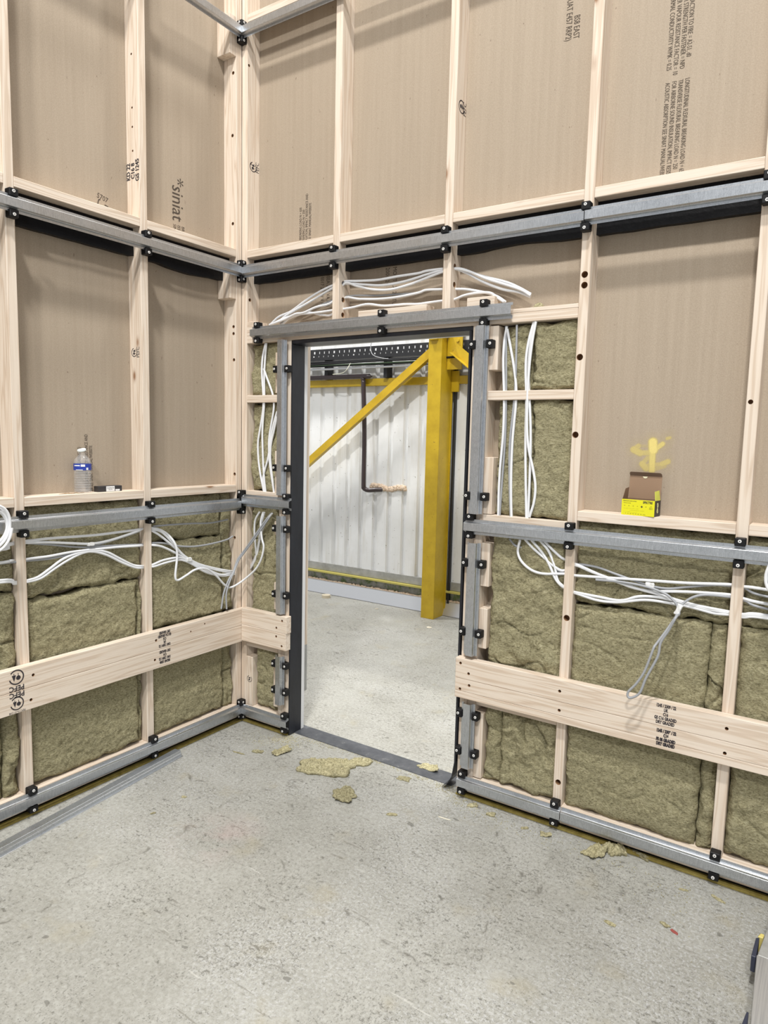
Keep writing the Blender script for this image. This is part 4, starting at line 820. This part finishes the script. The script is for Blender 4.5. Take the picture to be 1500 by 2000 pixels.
# ================================================================== THINGS ON THE NOGGINS
def bottle(x, y, z):
    GL = mat('clear_plastic', (.82, .84, .86), .06, alpha=.085)
    LB = mat('blue_label', (.02, .05, .36), .4); CPm = mat('pale_cap', (.80, .86, .86), .45)
    r = .0325; bm = bmesh.new()
    prof = [(.001, .004), (.022, .002), (.028, .0), (.0315, .006)]
    z0 = .012
    while z0 < .100:
        prof += [(r, z0), (r, z0+.006), (r-.0018, z0+.009)]; z0 += .0115
    prof += [(r, .106), (r-.001, .108), (r-.001, .140), (r, .142), (r-.001, .150), (.029, .158), (.022, .169), (.0155, .176), (.0135, .179), (.0135, .183), (.0155, .184), (.0155, .1865), (.013, .187), (.013, .196), (.0122, .196), (.0122, .18)]
    inner = [(q-.0008, zz+.0006) for q, zz in prof[::-1] if q > .013 and zz < .178]
    lathe(bm, prof[3:]+inner+[(.02, .004)], 32)
    o = new_obj('water_bottle', bm, GL, None, smooth=True); o.location = (x, y, z); o.scale = (1.09, 1.09, .90)
    tag(o, 'clear ribbed plastic water bottle with blue label on the left noggin', 'bottle')
    b2 = bmesh.new(); R2 = []
    for k in range(33):
        a = 2*PI*k/32; R2.append((b2.verts.new(((r+.0003)*math.cos(a), (r+.0003)*math.sin(a), .109)), b2.verts.new(((r+.0003)*math.cos(a), (r+.0003)*math.sin(a), .139))))
    for A, Bq in zip(R2, R2[1:]): b2.faces.new((A[0], Bq[0], Bq[1], A[1]))
    lb = new_obj('label_band', b2, LB, o, smooth=True); lb['label'] = 'blue paper label'
    WT = mat('label_white', (.85, .86, .88), .5)
    for a0, a1, zz0, zz1, nm in ((-.75, -.28, .126, .136, 'label_patch'), (-1.35, -.55, .1095, .112, 'label_patch'), (-.15, .1, .110, .121, 'label_patch'), (-1.6, -.85, .128, .133, 'label_patch')):
        b4 = bmesh.new(); QQ = []
        for k in range(7):
            a = a0+(a1-a0)*k/6; QQ.append((b4.verts.new(((r+.0007)*math.cos(a), (r+.0007)*math.sin(a), zz0)), b4.verts.new(((r+.0007)*math.cos(a), (r+.0007)*math.sin(a), zz1))))
        for A, Bq in zip(QQ, QQ[1:]): b4.faces.new((A[0], Bq[0], Bq[1], A[1]))
        new_obj(nm, b4, WT, lb)
    b3 = bmesh.new(); lathe(b3, [(.0158, .1975), (.0163, .199), (.0163, .206), (.0145, .2085), (.001, .209)], 24)
    bmesh.ops.rotate(b3, verts=b3.verts, cent=(0, 0, .197), matrix=Matrix.Rotation(.32, 3, 'X'))
    new_obj('cap', b3, CPm, o, smooth=True)
bottle(-.043, -.893, 1.3055)
def carton(x0, y0, z0):
    YC = mat('yellow_card', (.76, .72, .015), .45); BR = mat('brown_card', (.30, .195, .125), .8); BRD = mat('dark_brown_card', (.17, .11, .075), .8); BK = mat('black_card', (.03, .026, .028), .5); LM = mat('lime_flap', (.62, .64, .10), .5)
    w, d, h, t = .122, .062, .0585, .0008
    root = bpy.data.objects.new('screw_carton', None); COL.objects.link(root); root.location = (x0+w/2, y0+d/2, z0); root.empty_display_size = .03
    root.rotation_euler = (0, 0, -.12)
    tag(root, 'open yellow and black cardboard screw carton standing on the middle noggin', 'carton')
    hw, hd = w/2, d/2
    def pb(name, a, b, m):
        bm = bmesh.new(); add_box(bm, a, b); o = new_obj(name, bm, m, root); return o
    pf = pb('front_panel', (-hw, -hd, 0), (hw, -hd+t, h), YC)
    pb('side_panel', (hw-t, -hd+t, 0), (hw, hd, h), BK)
    pb('side_panel', (-hw, -hd+t, 0), (-hw+t, hd, h), BR)
    pb('bottom_panel', (-hw+t, -hd+t, 0), (hw-t, hd-t, t), BR)
    pb('back_panel', (-hw+t, hd-t, 0), (hw-t, hd, h), BR)
    # raised lid, leaning back a little against the board
    bm = bmesh.new(); n = 8; th = .05
    def lp(x, v, o=0): return Vector((x, hd-.001+v*math.sin(th)-o, h+v*math.cos(th)))
    H1 = .086
    V = [bm.verts.new(lp(x, v, o)) for o in (0, .0009) for x, v in ((-hw+.001, 0), (hw-.001, 0), (hw-.001, H1), (-hw+.001, H1))]
    bm.faces.new(V[:4]); bm.faces.new(V[4:][::-1])
    for i in range(4): bm.faces.new((V[i], V[(i+1) % 4], V[4+(i+1) % 4], V[4+i]))
    lid = new_obj('lid', bm, BR, root)
    bm = bmesh.new(); q = []
    H2 = .018
    for x, v in [(-hw+.001, 0), (hw-.001, 0)]+[(hw-.001-.008+.008*math.cos(a), H2-.008+.008*math.sin(a)) for a in [PI/2*k/5 for k in range(6)]]+[(-hw+.001+.008-.008*math.sin(a), H2-.008+.008*math.cos(a)) for a in [PI/2*k/5 for k in range(6)]]:
        q.append(Vector((x, hd-.002+H1*math.sin(th)-v*.55, h+H1*math.cos(th)+v*.8)))
    A = [bm.verts.new(p) for p in q]; Bv = [bm.verts.new(p+Vector((0, .0009, .0005))) for p in q]
    bm.faces.new(A); bm.faces.new(Bv[::-1])
    for i in range(len(q)): bm.faces.new((A[i], Bv[i], Bv[(i+1) % len(q)], A[(i+1) % len(q)]))
    tk = new_obj('tuck_flap', bm, BRD, lid)
    bm = bmesh.new(); V = [bm.verts.new((.009*math.cos(PI+PI*k/8)-.002, hd-.0035+H1*math.sin(th), h+H1*math.cos(th)-.001+.0075*math.sin(PI+PI*k/8))) for k in range(9)]; bm.faces.new(V)
    new_obj('thumb_notch', bm, mat('pale_notch', (.80, .74, .52), .7), lid)
    def flap(sx, m, L, nm):
        bm = bmesh.new(); q = [(sx*hw, -hd+.004, h), (sx*hw, hd-.006, h), (sx*(hw-.004), hd-.010, h+L), (sx*(hw-.006), -hd+.012, h+L*.92)]
        A = [bm.verts.new(p) for p in q]; Bv = [bm.verts.new((p[0]-sx*.0009, p[1], p[2])) for p in q]
        bm.faces.new(A); bm.faces.new(Bv[::-1])
        for i in range(4): bm.faces.new((A[i], Bv[i], Bv[(i+1) % 4], A[(i+1) % 4]))
        return new_obj(nm, bm, m, root)
    flap(-1, BR, .042, 'dust_flap'); flap(1, LM, .036, 'dust_flap')
    def tx(body, size, x, z, **k):
        cu = bpy.data.curves.new('printed_text', 'FONT'); cu.body = body; cu.size = size; cu.align_x = k.get('al', 'LEFT'); cu.align_y = 'CENTER'; cu.offset = k.get('bold', 0); cu.resolution_u = 2; cu.space_line = k.get('lsp', 1)
        o = bpy.data.objects.new('printed_text', cu); COL.objects.link(o); bpy.context.view_layer.update()
        me = bpy.data.meshes.new_from_object(o.evaluated_get(bpy.context.evaluated_depsgraph_get())); bpy.data.objects.remove(o); bpy.data.curves.remove(cu)
        for v in me.vertices: v.co = Vector((x+v.co.x*k.get('shx', 1), -hd-.0003, z+v.co.y))
        me.materials.clear(); me.materials.append(k.get('m', INK)); o = bpy.data.objects.new('printed_text', me); COL.objects.link(o); o.parent = pf
    tx('SPECTRE', .0115, .018, .050, bold=.0005, shx=.78)
    tx('Advanced wood screws', .0052, -.056, .0525, bold=.0001); tx('Multi-purpose', .0048, -.054, .045)
    tx('+    +    +    +          +', .0075, -.052, .034, shx=1.25); tx('+', .013, .0145, .033, bold=.0008, al='CENTER')
    tx('4.0\n60mm\n200pcs', .0048, .048, .032, al='CENTER', lsp=.95)
    tx('- -- ---- - ---- ------ - -----', .0048, -.053, .025, shx=1.2); tx('-- ---------- -------- ----------', .0052, -.03, .0185)
    tx('--- -- ------- -- ---- ---', .0040, -.054, .012, shx=1.6); tx('o  10  20  30  40  50  60  70  mm', .0046, -.055, .0055, shx=1.35)
    # looping figure on the black end
    P = []
    for k in range(41):
        a = 2*PI*k/40; P.append((hw+.0004, .0105*math.sin(2*a)*.55, .031+.017*math.sin(a)))
    P = [(hw+.0004, .009*math.sin(a)*math.cos(a)*1.1, .031+.018*math.cos(a)) for a in [2*PI*k/40 for k in range(41)]]
    o = tube('printed_emblem', P, .0009, mat('pale_yellow_ink', (.78, .74, .35), .6), parent=[c for c in root.children if c.name.startswith('side_panel')][0], n=1, res=1)
carton(1.986, .004, 1.3055)
def small_box(x0, y0, z0):
    BK = mat('black_card_box', (.03, .028, .03), .45); WH = mat('white_sticker', (.72, .73, .74), .6)
    b = box('small_box', (x0-.034, y0, z0), (x0, y0+.118, z0+.0245), BK, bev=.001, label='small flat black cardboard box with white sticker beside the bottle', cat='box')
    s = box('sticker', (x0+.0001, y0+.038, z0+.001), (x0+.0006, y0+.080, z0+.0235), WH, parent=b, bev=0); s['label'] = 'white sticker'
    box('sticker', (x0+.0001, y0+.084, z0+.001), (x0+.0006, y0+.106, z0+.009), WH, parent=b, bev=0)
    cu = None
    text('Screwdriver bits\nsuper-fast', .0065, (x0+.0006, y0+.059, z0+.0125), 'L', b, 0, off=.0003, align='CENTER', shx=.8)
small_box(-.030, -.828, 1.3055)
bm = bmesh.new()
for k in range(7):
    a = random.uniform(-.5, .5); c = Vector((-.03+random.uniform(-.01, .01), -.99+.012*k, 1.3056)); dv = Vector((math.sin(a)*.012, math.cos(a)*.018, 0))
    add_cyl(bm, c-dv, c+dv+Vector((0, 0, .003)), .0012, 5)
tag(new_obj('wood_shavings', bm, mat('dry_shaving', (.42, .30, .19), .9), None, loc=(-.03, -.95, 1.3056)), 'few curled wood shavings on the noggin left of the bottle', 'shavings', kind='stuff')

# ================================================================== FLOOR THINGS
# loose channel lying face up beside the left wall
bm = bmesh.new(); pts = [((d-.0215)*1.25, k*1.15) for d, k in HAT]; th = .0009
pts2 = [(z, k) for z, k in pts]+[(z-.0008 if z > .001 else z+.0007, k*.97) for z, k in reversed(pts)]
p0, p1 = Vector((.060, -.487, 0)), Vector((.262, -2.30, 0)); dr = (p1-p0).normalized(); sd = Vector((-dr.y, dr.x, 0))
A = [bm.verts.new(p0+sd*k+Vector((0, 0, z+.001))) for z, k in pts2]; Bv = [bm.verts.new(p1+sd*k+Vector((0, 0, z+.001))) for z, k in pts2]
n = len(pts2)
for i in range(n): bm.faces.new((A[i], A[(i+1) % n], Bv[(i+1) % n], Bv[i]))
for R_ in (A, Bv):
    for i in range(len(HAT)-1): bm.faces.new((R_[i], R_[i+1], R_[n-2-i], R_[n-1-i]))
tag(new_obj('steel_channel', bm, STEEL, None, loc=p0), 'loose galvanised channel lying on the floor beside the left wall', 'metal channel', gc)
scrap(.735, -.165, .30, .20, .030, .62, 'largest wool scrap, a torn slab in front of the threshold', 31, curl=.3, lump=.5)
scrap(.83, -.03, .15, .09, .024, 1.0, 'rectangular wool strip end touching the threshold', 47, curl=.1)
scrap(.955, -.325, .135, .105, .022, .3, 'brownish wool scrap with a raised fold, mid floor', 33, m=WOOL, curl=.6, lump=.6)
scrap(.452, -.165, .125, .065, .026, 1.2, 'ragged upright-curling wool scrap near the left door jamb', 34, curl=.7, lump=.5)
scrap(.355, -.235, .065, .030, .012, .5, 'small brown wool scrap left of the ragged one', 35, m=WOOL)
scrap(1.125, .125, .125, .075, .018, .2, 'wool scrap lying on the threshold near the right jamb', 36, curl=.6)
scrap(1.085, -.03, .085, .05, .008, .1, 'thin triangular wool scrap just before the threshold', 37, m=WOOL)
scrap(1.206, -.322, .055, .020, .008, .5, 'small orange-brown wool crumb on the open floor', 38)
scrap(1.788, -.083, .055, .040, .012, .4, 'round curled wool scrap near the right-hand floor channel', 39, curl=.8)
scrap(1.990, -.085, .125, .075, .022, 1.1, 'pale fluffy wool scrap spilling from under the right channel', 40, lump=.6, curl=.6)
scrap(2.045, -.030, .10, .085, .030, .5, 'pale upright wool tuft leaning on the right channel', 41, lump=.6)
scrap(2.125, .000, .12, .03, .016, -.3, 'dark thin wool scrap under the right floor channel', 42, m=WOOL)
scrap(2.293, -.345, .042, .020, .010, -.5, 'small green-yellow wool crumb beside the red fleck', 43)
scrap(2.145, -.445, .045, .022, .004, -.2, 'faint flat wool fleck on the floor at lower right', 44)
scrap(1.452, -.055, .055, .035, .012, .8, 'wool crumb under the end of the right floor channel', 45)
scrap(1.545, -.075, .045, .03, .014, .2, 'greenish wool crumb right of the door corner', 46)
scrap(1.70, -.085, .04, .02, .006, .6, 'tiny pale wool crumb along the right channel', 48)
scrap(2.31, -.118, .035, .015, .005, .2, 'tiny wool crumb below the right-edge clip', 49)
scrap(2.42, -.10, .06, .02, .004, -.5, 'faint wool crumb at the right edge by the channel', 50)
scrap(.40, -.735, .03, .02, .006, .2, 'tiny wool crumb on the floor near the loose channel', 51)
scrap(.40, -.895, .025, .014, .006, 1.2, 'dark wool crumb on the floor, nearest the loose channel', 52, m=WOOL)
scrap(.283, -.30, .09, .014, .004, .1, 'thin stringy wool crumb near the corner', 53, m=WOOL)
scrap(2.325, -.362, .032, .016, .003, -.6, 'small dark red paint fleck on the floor at lower right', 54, m=mat('red_fleck', (.30, .07, .06), .7), name='paint_fleck', cat='paint fleck')
scrap(1.40, -.215, .07, .007, .0035, .10, 'pale splinter of wood on the open floor', 55, m=mat('pale_splinter', (.80, .74, .60), .7), name='wood_splinter', cat='splinter', n=12)
def dust(pts, seed, label, m):
    rnd = random.Random(seed); bm = bmesh.new()
    for (x, y, rx, ry, n) in pts:
        for _ in range(n):
            px, py = x+rnd.gauss(0, rx), y+rnd.gauss(0, ry); s = rnd.uniform(.0012, .0038); a = rnd.uniform(0, PI)
            P = [bm.verts.new((px+s*k*math.cos(a+b), py+s*k*math.sin(a+b), .0004+zz)) for k, b, zz in ((1, 0, 0), (.8, 2.1, 0), (.9, 4.2, 0), (.1, 0, s*.7))]
            for t3 in ((0, 1, 3), (1, 2, 3), (2, 0, 3)): bm.faces.new([P[i] for i in t3])
    tag(new_obj('dust_crumbs', bm, m, None, loc=(pts[0][0], pts[0][1], 0)), label, 'dust', kind='stuff')
dust([(.36, -.02, .05, .02, 240), (.40, -.08, .07, .025, 200), (.30, -.14, .06, .03, 110), (.55, .02, .08, .012, 150), (.9, .03, .12, .008, 160)], 3, 'crumbs of wool and plaster on the floor at the left jamb', WOOL2)
dust([(1.27, .02, .03, .025, 200), (1.38, -.03, .04, .03, 160), (1.5, -.08, .07, .03, 120), (1.15, .02, .05, .008, 100), (1.9, -.11, .2, .03, 160), (2.3, -.2, .15, .10, 120)], 4, 'crumbs of wool and plaster on the floor at the right jamb', WOOL2)

# aluminium platform leg at the lower right corner (top rail, stile, rubber corner caps)
bm = bmesh.new()
root = bpy.data.objects.new('folding_ladder', None); COL.objects.link(root); root.location = (2.70, -.95, 0)
tag(root, 'aluminium folding ladder lying at the lower right edge', 'ladder')
def lad(name, quad, h, m, mi=None):
    bm = bmesh.new(); z0, z1 = h
    A = [bm.verts.new((x-2.70, y+.95, z0)) for x, y in quad]; Bq = [bm.verts.new((x-2.70, y+.95, z1)) for x, y in quad]
    bm.faces.new(A[::-1]); bm.faces.new(Bq); k = len(quad)
    for i in range(k): bm.faces.new((A[i], A[(i+1) % k], Bq[(i+1) % k], Bq[i]))
    bmesh.ops.bevel(bm, geom=bm.edges[:], offset=.0015, segments=1, affect='EDGES')
    return new_obj(name, bm, m, root)
ALB = mat('brushed_aluminium', (.62, .63, .66), .38, .75)
_t = NT(ALB); _n = _t.noise(_t.co((160, 3, 160)), 1, 4, .6); _t.color(_t.ramp(_n, [(.3, (.50, .51, .54)), (.7, (.74, .75, .77))])); _t.bump(_n, .2, .002)
BLUEB = mat('blue_black_rubber', (.03, .035, .06), .5); YC2 = mat('yellow_plastic', (.62, .52, .16), .5)
lad('stile', [(2.600, -1.30), (2.73, -1.30), (2.70, -.462), (2.565, -.462)], (.075, .1), ALB)
lad('stile', [(2.567, -.458), (2.70, -.458), (2.74, .0), (2.612, .0)], (.06, .098), GREYST)
lad('rubber_foot', [(2.552, -.475), (2.564, -.475), (2.565, -.378), (2.556, -.385)], (.05, .1), BLUEB)
lad('rubber_foot', [(2.553, -.80), (2.571, -.80), (2.569, -.705), (2.564, -.705)], (.05, .1), BLUEB)
lad('rung', [(2.615, -1.28), (2.73, -1.28), (2.70, -.62), (2.655, -.62)], (.1, .135), GREYST)
lad('foot_cap', [(2.560, -.375), (2.574, -.375), (2.576, -.355), (2.566, -.355)], (.05, .1), YC2)

# ================================================================== WAREHOUSE BEYOND THE DOORWAY
YB = 2.75
bm = bmesh.new(); per = .1635; x = -5.6; prev = None; z0, z1 = .285, 5.2
pr_ = []
while x < 4.2:
    pr_ += [(x, YB), (x+.110, YB), (x+.120, YB+.024), (x+.153, YB+.024)]; x += per
cols = [(bm.verts.new((px+.032, py, z0)), bm.verts.new((px+.032, py, z1))) for px, py in pr_]
for A, Bq in zip(cols, cols[1:]): bm.faces.new((A[0], Bq[0], Bq[1], A[1]))
bk = [bm.verts.new((px, YB+.05, z)) for px, z in ((-5.6, z0), (4.2, z0), (4.2, z1), (-5.6, z1))]; bm.faces.new(bk)
o = new_obj('wall_far', bm, WSHEET); o['kind'] = 'structure'
# base flashings
def trimx(n, a, b, m): 
    o = box(n, a, b, m, bev=.001, kind='structure'); return o
trimx('trim_12', (-5.6, YB-.012, .225), (4.2, YB+.03, .300), GREYST)
trimx('trim_13', (-5.6, YB-.045, .205), (4.2, YB+.01, .222), mat('pale_yellow_rail', (.52, .46, .12), .6))
trimx('trim_14', (-5.6, YB-.004, .125), (4.2, YB+.03, .205), GDIRT)
bm = bmesh.new()
V = [(-5.6, YB-.075, .004), (4.2, YB-.075, .004), (4.2, YB-.02, .128), (-5.6, YB-.02, .128), (-5.6, YB+.02, .128), (4.2, YB+.02, .128), (4.2, YB+.02, .001), (-5.6, YB+.02, .001)]
V = [bm.verts.new(v) for v in V]
for f in ((0, 1, 2, 3), (3, 2, 5, 4), (4, 5, 6, 7), (7, 6, 1, 0), (0, 3, 4, 7), (1, 6, 5, 2)): bm.faces.new([V[i] for i in f])
o = new_obj('baseboard_far', bm, SILVER); o['kind'] = 'structure'
bm = bmesh.new(); rnd = random.Random(5)
for k in range(150):
    x = -2.4+k*.02; add_box(bm, (x, YB-.028, .122), (x+.021, YB-.010, .130+rnd.uniform(.001, .012)), .002)
o = new_obj('trim_15', bm, FOAMP); o['kind'] = 'structure'
# yellow rail
box('wall_rail', (-5.2, YB-.055, 2.050), (4.0, YB-.003, 2.118), YPAINT, bev=.003, label='yellow steel rail running along the white sheet wall', cat='steel rail')
# column
col = bpy.data.objects.new('steel_column', None); COL.objects.link(col); col.location = (-.27, 2.62, 0); tag(col, 'yellow painted steel column standing before the white wall', 'column')
def part(name, a, b, m, parent, bev=.002, rot=None):
    bm = bmesh.new(); add_box(bm, Vector(a)-parent.location, Vector(b)-parent.location, bev); return new_obj(name, bm, m, parent)
part('web', (-.325, 2.515, 0), (-.205, 2.70, 2.46), YPAINT, col)
part('front_flange', (-.329, 2.503, 0), (-.201, 2.5145, 2.46), YPAINT, col)
part('rear_flange', (-.329, 2.7005, 0), (-.196, 2.7155, 2.46), YPAINT, col)
part('cap_plate', (-.36, 2.48, 2.461), (-.17, 2.72, 2.475), YPAINT, col)
part('cap_bracket', (-.31, 2.47, 2.40), (-.235, 2.5025, 2.445), YPAINT, col)
part('gusset_plate', (-.2005, 2.60, 2.16), (-.06, 2.612, 2.45), YPAINT, col)
part('upper_post', (-.20, 2.60, 2.476), (-.08, 2.70, 3.6), YPAINT, col)
part('cleat', (-.20, 2.69, 1.98), (-.13, 2.712, 2.16), YPAINT, col)
for x, z in ((-.10, 2.40), (-.13, 2.33), (-.085, 2.27)):
    bm = bmesh.new(); add_cyl(bm, Vector((x, 2.60, z))-col.location, Vector((x, 2.588, z))-col.location, .014, 6); new_obj('bolt', bm, YPAINT, col)
box('dark_wall_strip', (-.190, YB-.03, .02), (-.168, YB-.002, 4.6), DARKST, bev=.001, label='thin black vertical strip on the wall behind the yellow column', cat='joint strip')  # narrow dark strip set upright against the far wall beside the column
def brace(p0, p1, wv, tv, name, label):
    """angle bar from p0 to p1 with an upright leaf and a leaf turned back"""
    p0, p1 = Vector(p0), Vector(p1); d = (p1-p0).normalized(); up = Vector((0, 1, 0)).cross(d); 
    if up.z < 0: up = -up
    bm = bmesh.new()
    for (u0, u1, y0, y1) in ((-.044, .044, 0, .006), (-.044, -.038, -.045, 0)):
        V = []
        for P in (p0, p1):
            for uu_, yy in ((u0, y0), (u1, y0), (u1, y1), (u0, y1)): V.append(bm.verts.new(P+up*uu_+Vector((0, yy, 0))))
        for f in ((0, 1, 2, 3), (7, 6, 5, 4), (0, 4, 5, 1), (1, 5, 6, 2), (2, 6, 7, 3), (3, 7, 4, 0)): bm.faces.new([V[i] for i in f])
    tag(new_obj(name, bm, YPAINT, None, loc=p0), label, 'brace', 'yellow steel braces')
brace((-2.35, 2.59, .842), (-.345, 2.59, 2.315), 0, 0, 'diagonal_brace', 'long yellow diagonal brace rising to the head of the column')
brace((-.12, 2.58, 2.33), (1.6, 2.58, 1.02), 0, 0, 'diagonal_brace', 'short visible yellow brace falling right from the column head')
# cable tray with slots
bm = bmesh.new(); zt0, zt1, yt = 2.300, 2.405, 2.63
x = -4.2
rowz = [(zt0, zt0+.022), (zt0+.022, zt0+.030), (zt0+.030, zt0+.058), (zt0+.058, zt0+.066), (zt0+.066, zt0+.088), (zt0+.088, zt1)]
for (a, b) in ((zt0, zt0+.030), (zt0+.044, zt0+.062), (zt0+.084, zt1)): add_box(bm, (-4.2, yt, a), (3.6, yt+.003, b))
while x < 1.2:
    add_box(bm, (x, yt, zt0+.030), (x+.052, yt+.003, zt0+.044)); add_box(bm, (x+.012, yt, zt0+.062), (x+.060, yt+.003, zt0+.084)); x += .066 if int(x*100) % 3 else .058
add_box(bm, (-4.2, yt+.003, zt0), (3.6, yt+.10, zt0+.003))
tag(new_obj('cable_tray', bm, DARKST, None, loc=(-.5, yt, zt0)), 'black slotted cable tray along the white wall', 'cable tray')
for y, z, r, m, t in ((2.62, 2.280, .008, 'k', 'upper black cable strapped under the tray'), (2.60, 2.262, .009, 'k', 'thick black cable strapped under the tray'), (2.64, 2.250, .006, 'g', 'thin green cable under the tray'), (2.61, 2.238, .006, 'k', 'lower black cable strapped under the tray')):
    mm = RUBBER if m == 'k' else mat('green_cable', (.10, .16, .09), .5)
    tag(tube('tray_cable', [(-4+.5*k, y, z+.006*noise.noise(Vector((k*.8, z*90, 0)))) for k in range(13)], r, mm, n=4), t, 'cable', 'cables under the tray')
tag(tube('conduit', [(-4.0, 2.62, 2.212), (2.5, 2.62, 2.212)], .010, mat('pale_conduit', (.55, .56, .58), .35, .5), n=1), 'pale straight conduit below the tray cables', 'conduit')
for x in (-1.56, -.87): box('tray_bracket', (x-.02, 2.66, 2.119), (x+.02, YB-.003, 2.299), DARKST, bev=.001, label='black bracket holding the tray, '+('left one' if x < -1 else 'one nearer the column'), cat='bracket', group='tray brackets')
tag(tube('waste_pipe', [(-3.2, 2.66, 2.138), (-1.20, 2.66, 2.138), (-1.135, 2.66, 2.132), (-1.115, 2.66, 2.10), (-1.112, 2.66, 2.05), (-1.090, 2.66, 1.6), (-1.088, 2.66, 1.14), (-1.084, 2.665, 1.095), (-1.05, 2.68, 1.075), (-.98, 2.71, 1.082), (-.93, 2.74, 1.085)], .0215, PIPE, n=6, res=6), 'dark brown pipe bending down the white wall', 'pipe')
bm = bmesh.new(); rnd = random.Random(9)
for k in range(60):
    u = k/60; x = -1.06+.385*u; zc = 1.105+.012*math.sin(u*9)-.03*u+.03*u; r = .014+.014*abs(noise.noise(Vector((u*12, 0, 0))))
    g = bmesh.ops.create_icosphere(bm, subdivisions=2, radius=r*1.2, matrix=Matrix.Translation((x, YB-.004, zc+rnd.uniform(-.012, .012))))
    for v in g['verts']: v.co.y = YB-.002+(v.co.y-YB)*.8; v.co += Vector((noise.noise(v.co*70), 0, noise.noise(v.co*70+Vector((5, 5, 5)))))*.008
tag(new_obj('expanding_foam', bm, FOAMP, None, loc=(-.85, YB, 1.09), smooth=True), 'lumpy pink expanding foam at the pipe end on the wall', 'foam', kind='stuff')
tag(tube('hanging_wire', [(.800, .20, 2.02), (.795, .25, 1.99), (.76, .4, 1.95), (.79, .55, 1.90), (.86, .7, 1.90)], .002, CABLEG, n=6), 'thin wire hanging from the door head', 'wire') if False else None
tag(tube('loose_wire', [(-1.22, 2.60, 2.262), (-1.23, 2.56, 2.20), (-1.27, 2.56, 2.17), (-1.35, 2.58, 2.16), (-1.43, 2.60, 2.16)], .003, mat('cream_wire', (.62, .62, .50), .5), n=6), 'pale loose wire dangling over the pipe', 'wire')
tag(tube('loose_wire', [(-.93, 2.56, 2.47), (-.955, 2.55, 2.42), (-.96, 2.55, 2.36), (-.93, 2.55, 2.31), (-.86, 2.58, 2.285), (-.80, 2.60, 2.28)], .0035, CABLEG, n=6), 'grey loose wire looping in front of the cable tray', 'wire')
# bits on the far floor
bm = bmesh.new(); add_cyl(bm, (-1.44, 2.56, .0), (-1.44, 2.56, .028), .042, 20)
tag(new_obj('wood_disc', bm, mat('sawn_disc', (.62, .55, .42), .7), None, loc=(-1.44, 2.56, 0)), 'round sawn wood disc on the far floor', 'wood disc')
scrap(-.10, 2.26, .05, .04, .012, .2, 'pale chip on the far floor near the column', 71, m=mat('pale_chip', (.66, .6, .48), .8), name='wood_chip', cat='chip', n=10)
scrap(-.80, 2.50, .03, .02, .01, .2, 'small pale chip on the far floor by the wall', 72, m=mat('pale_chip', (.66, .6, .48), .8), name='wood_chip', cat='chip', n=10)
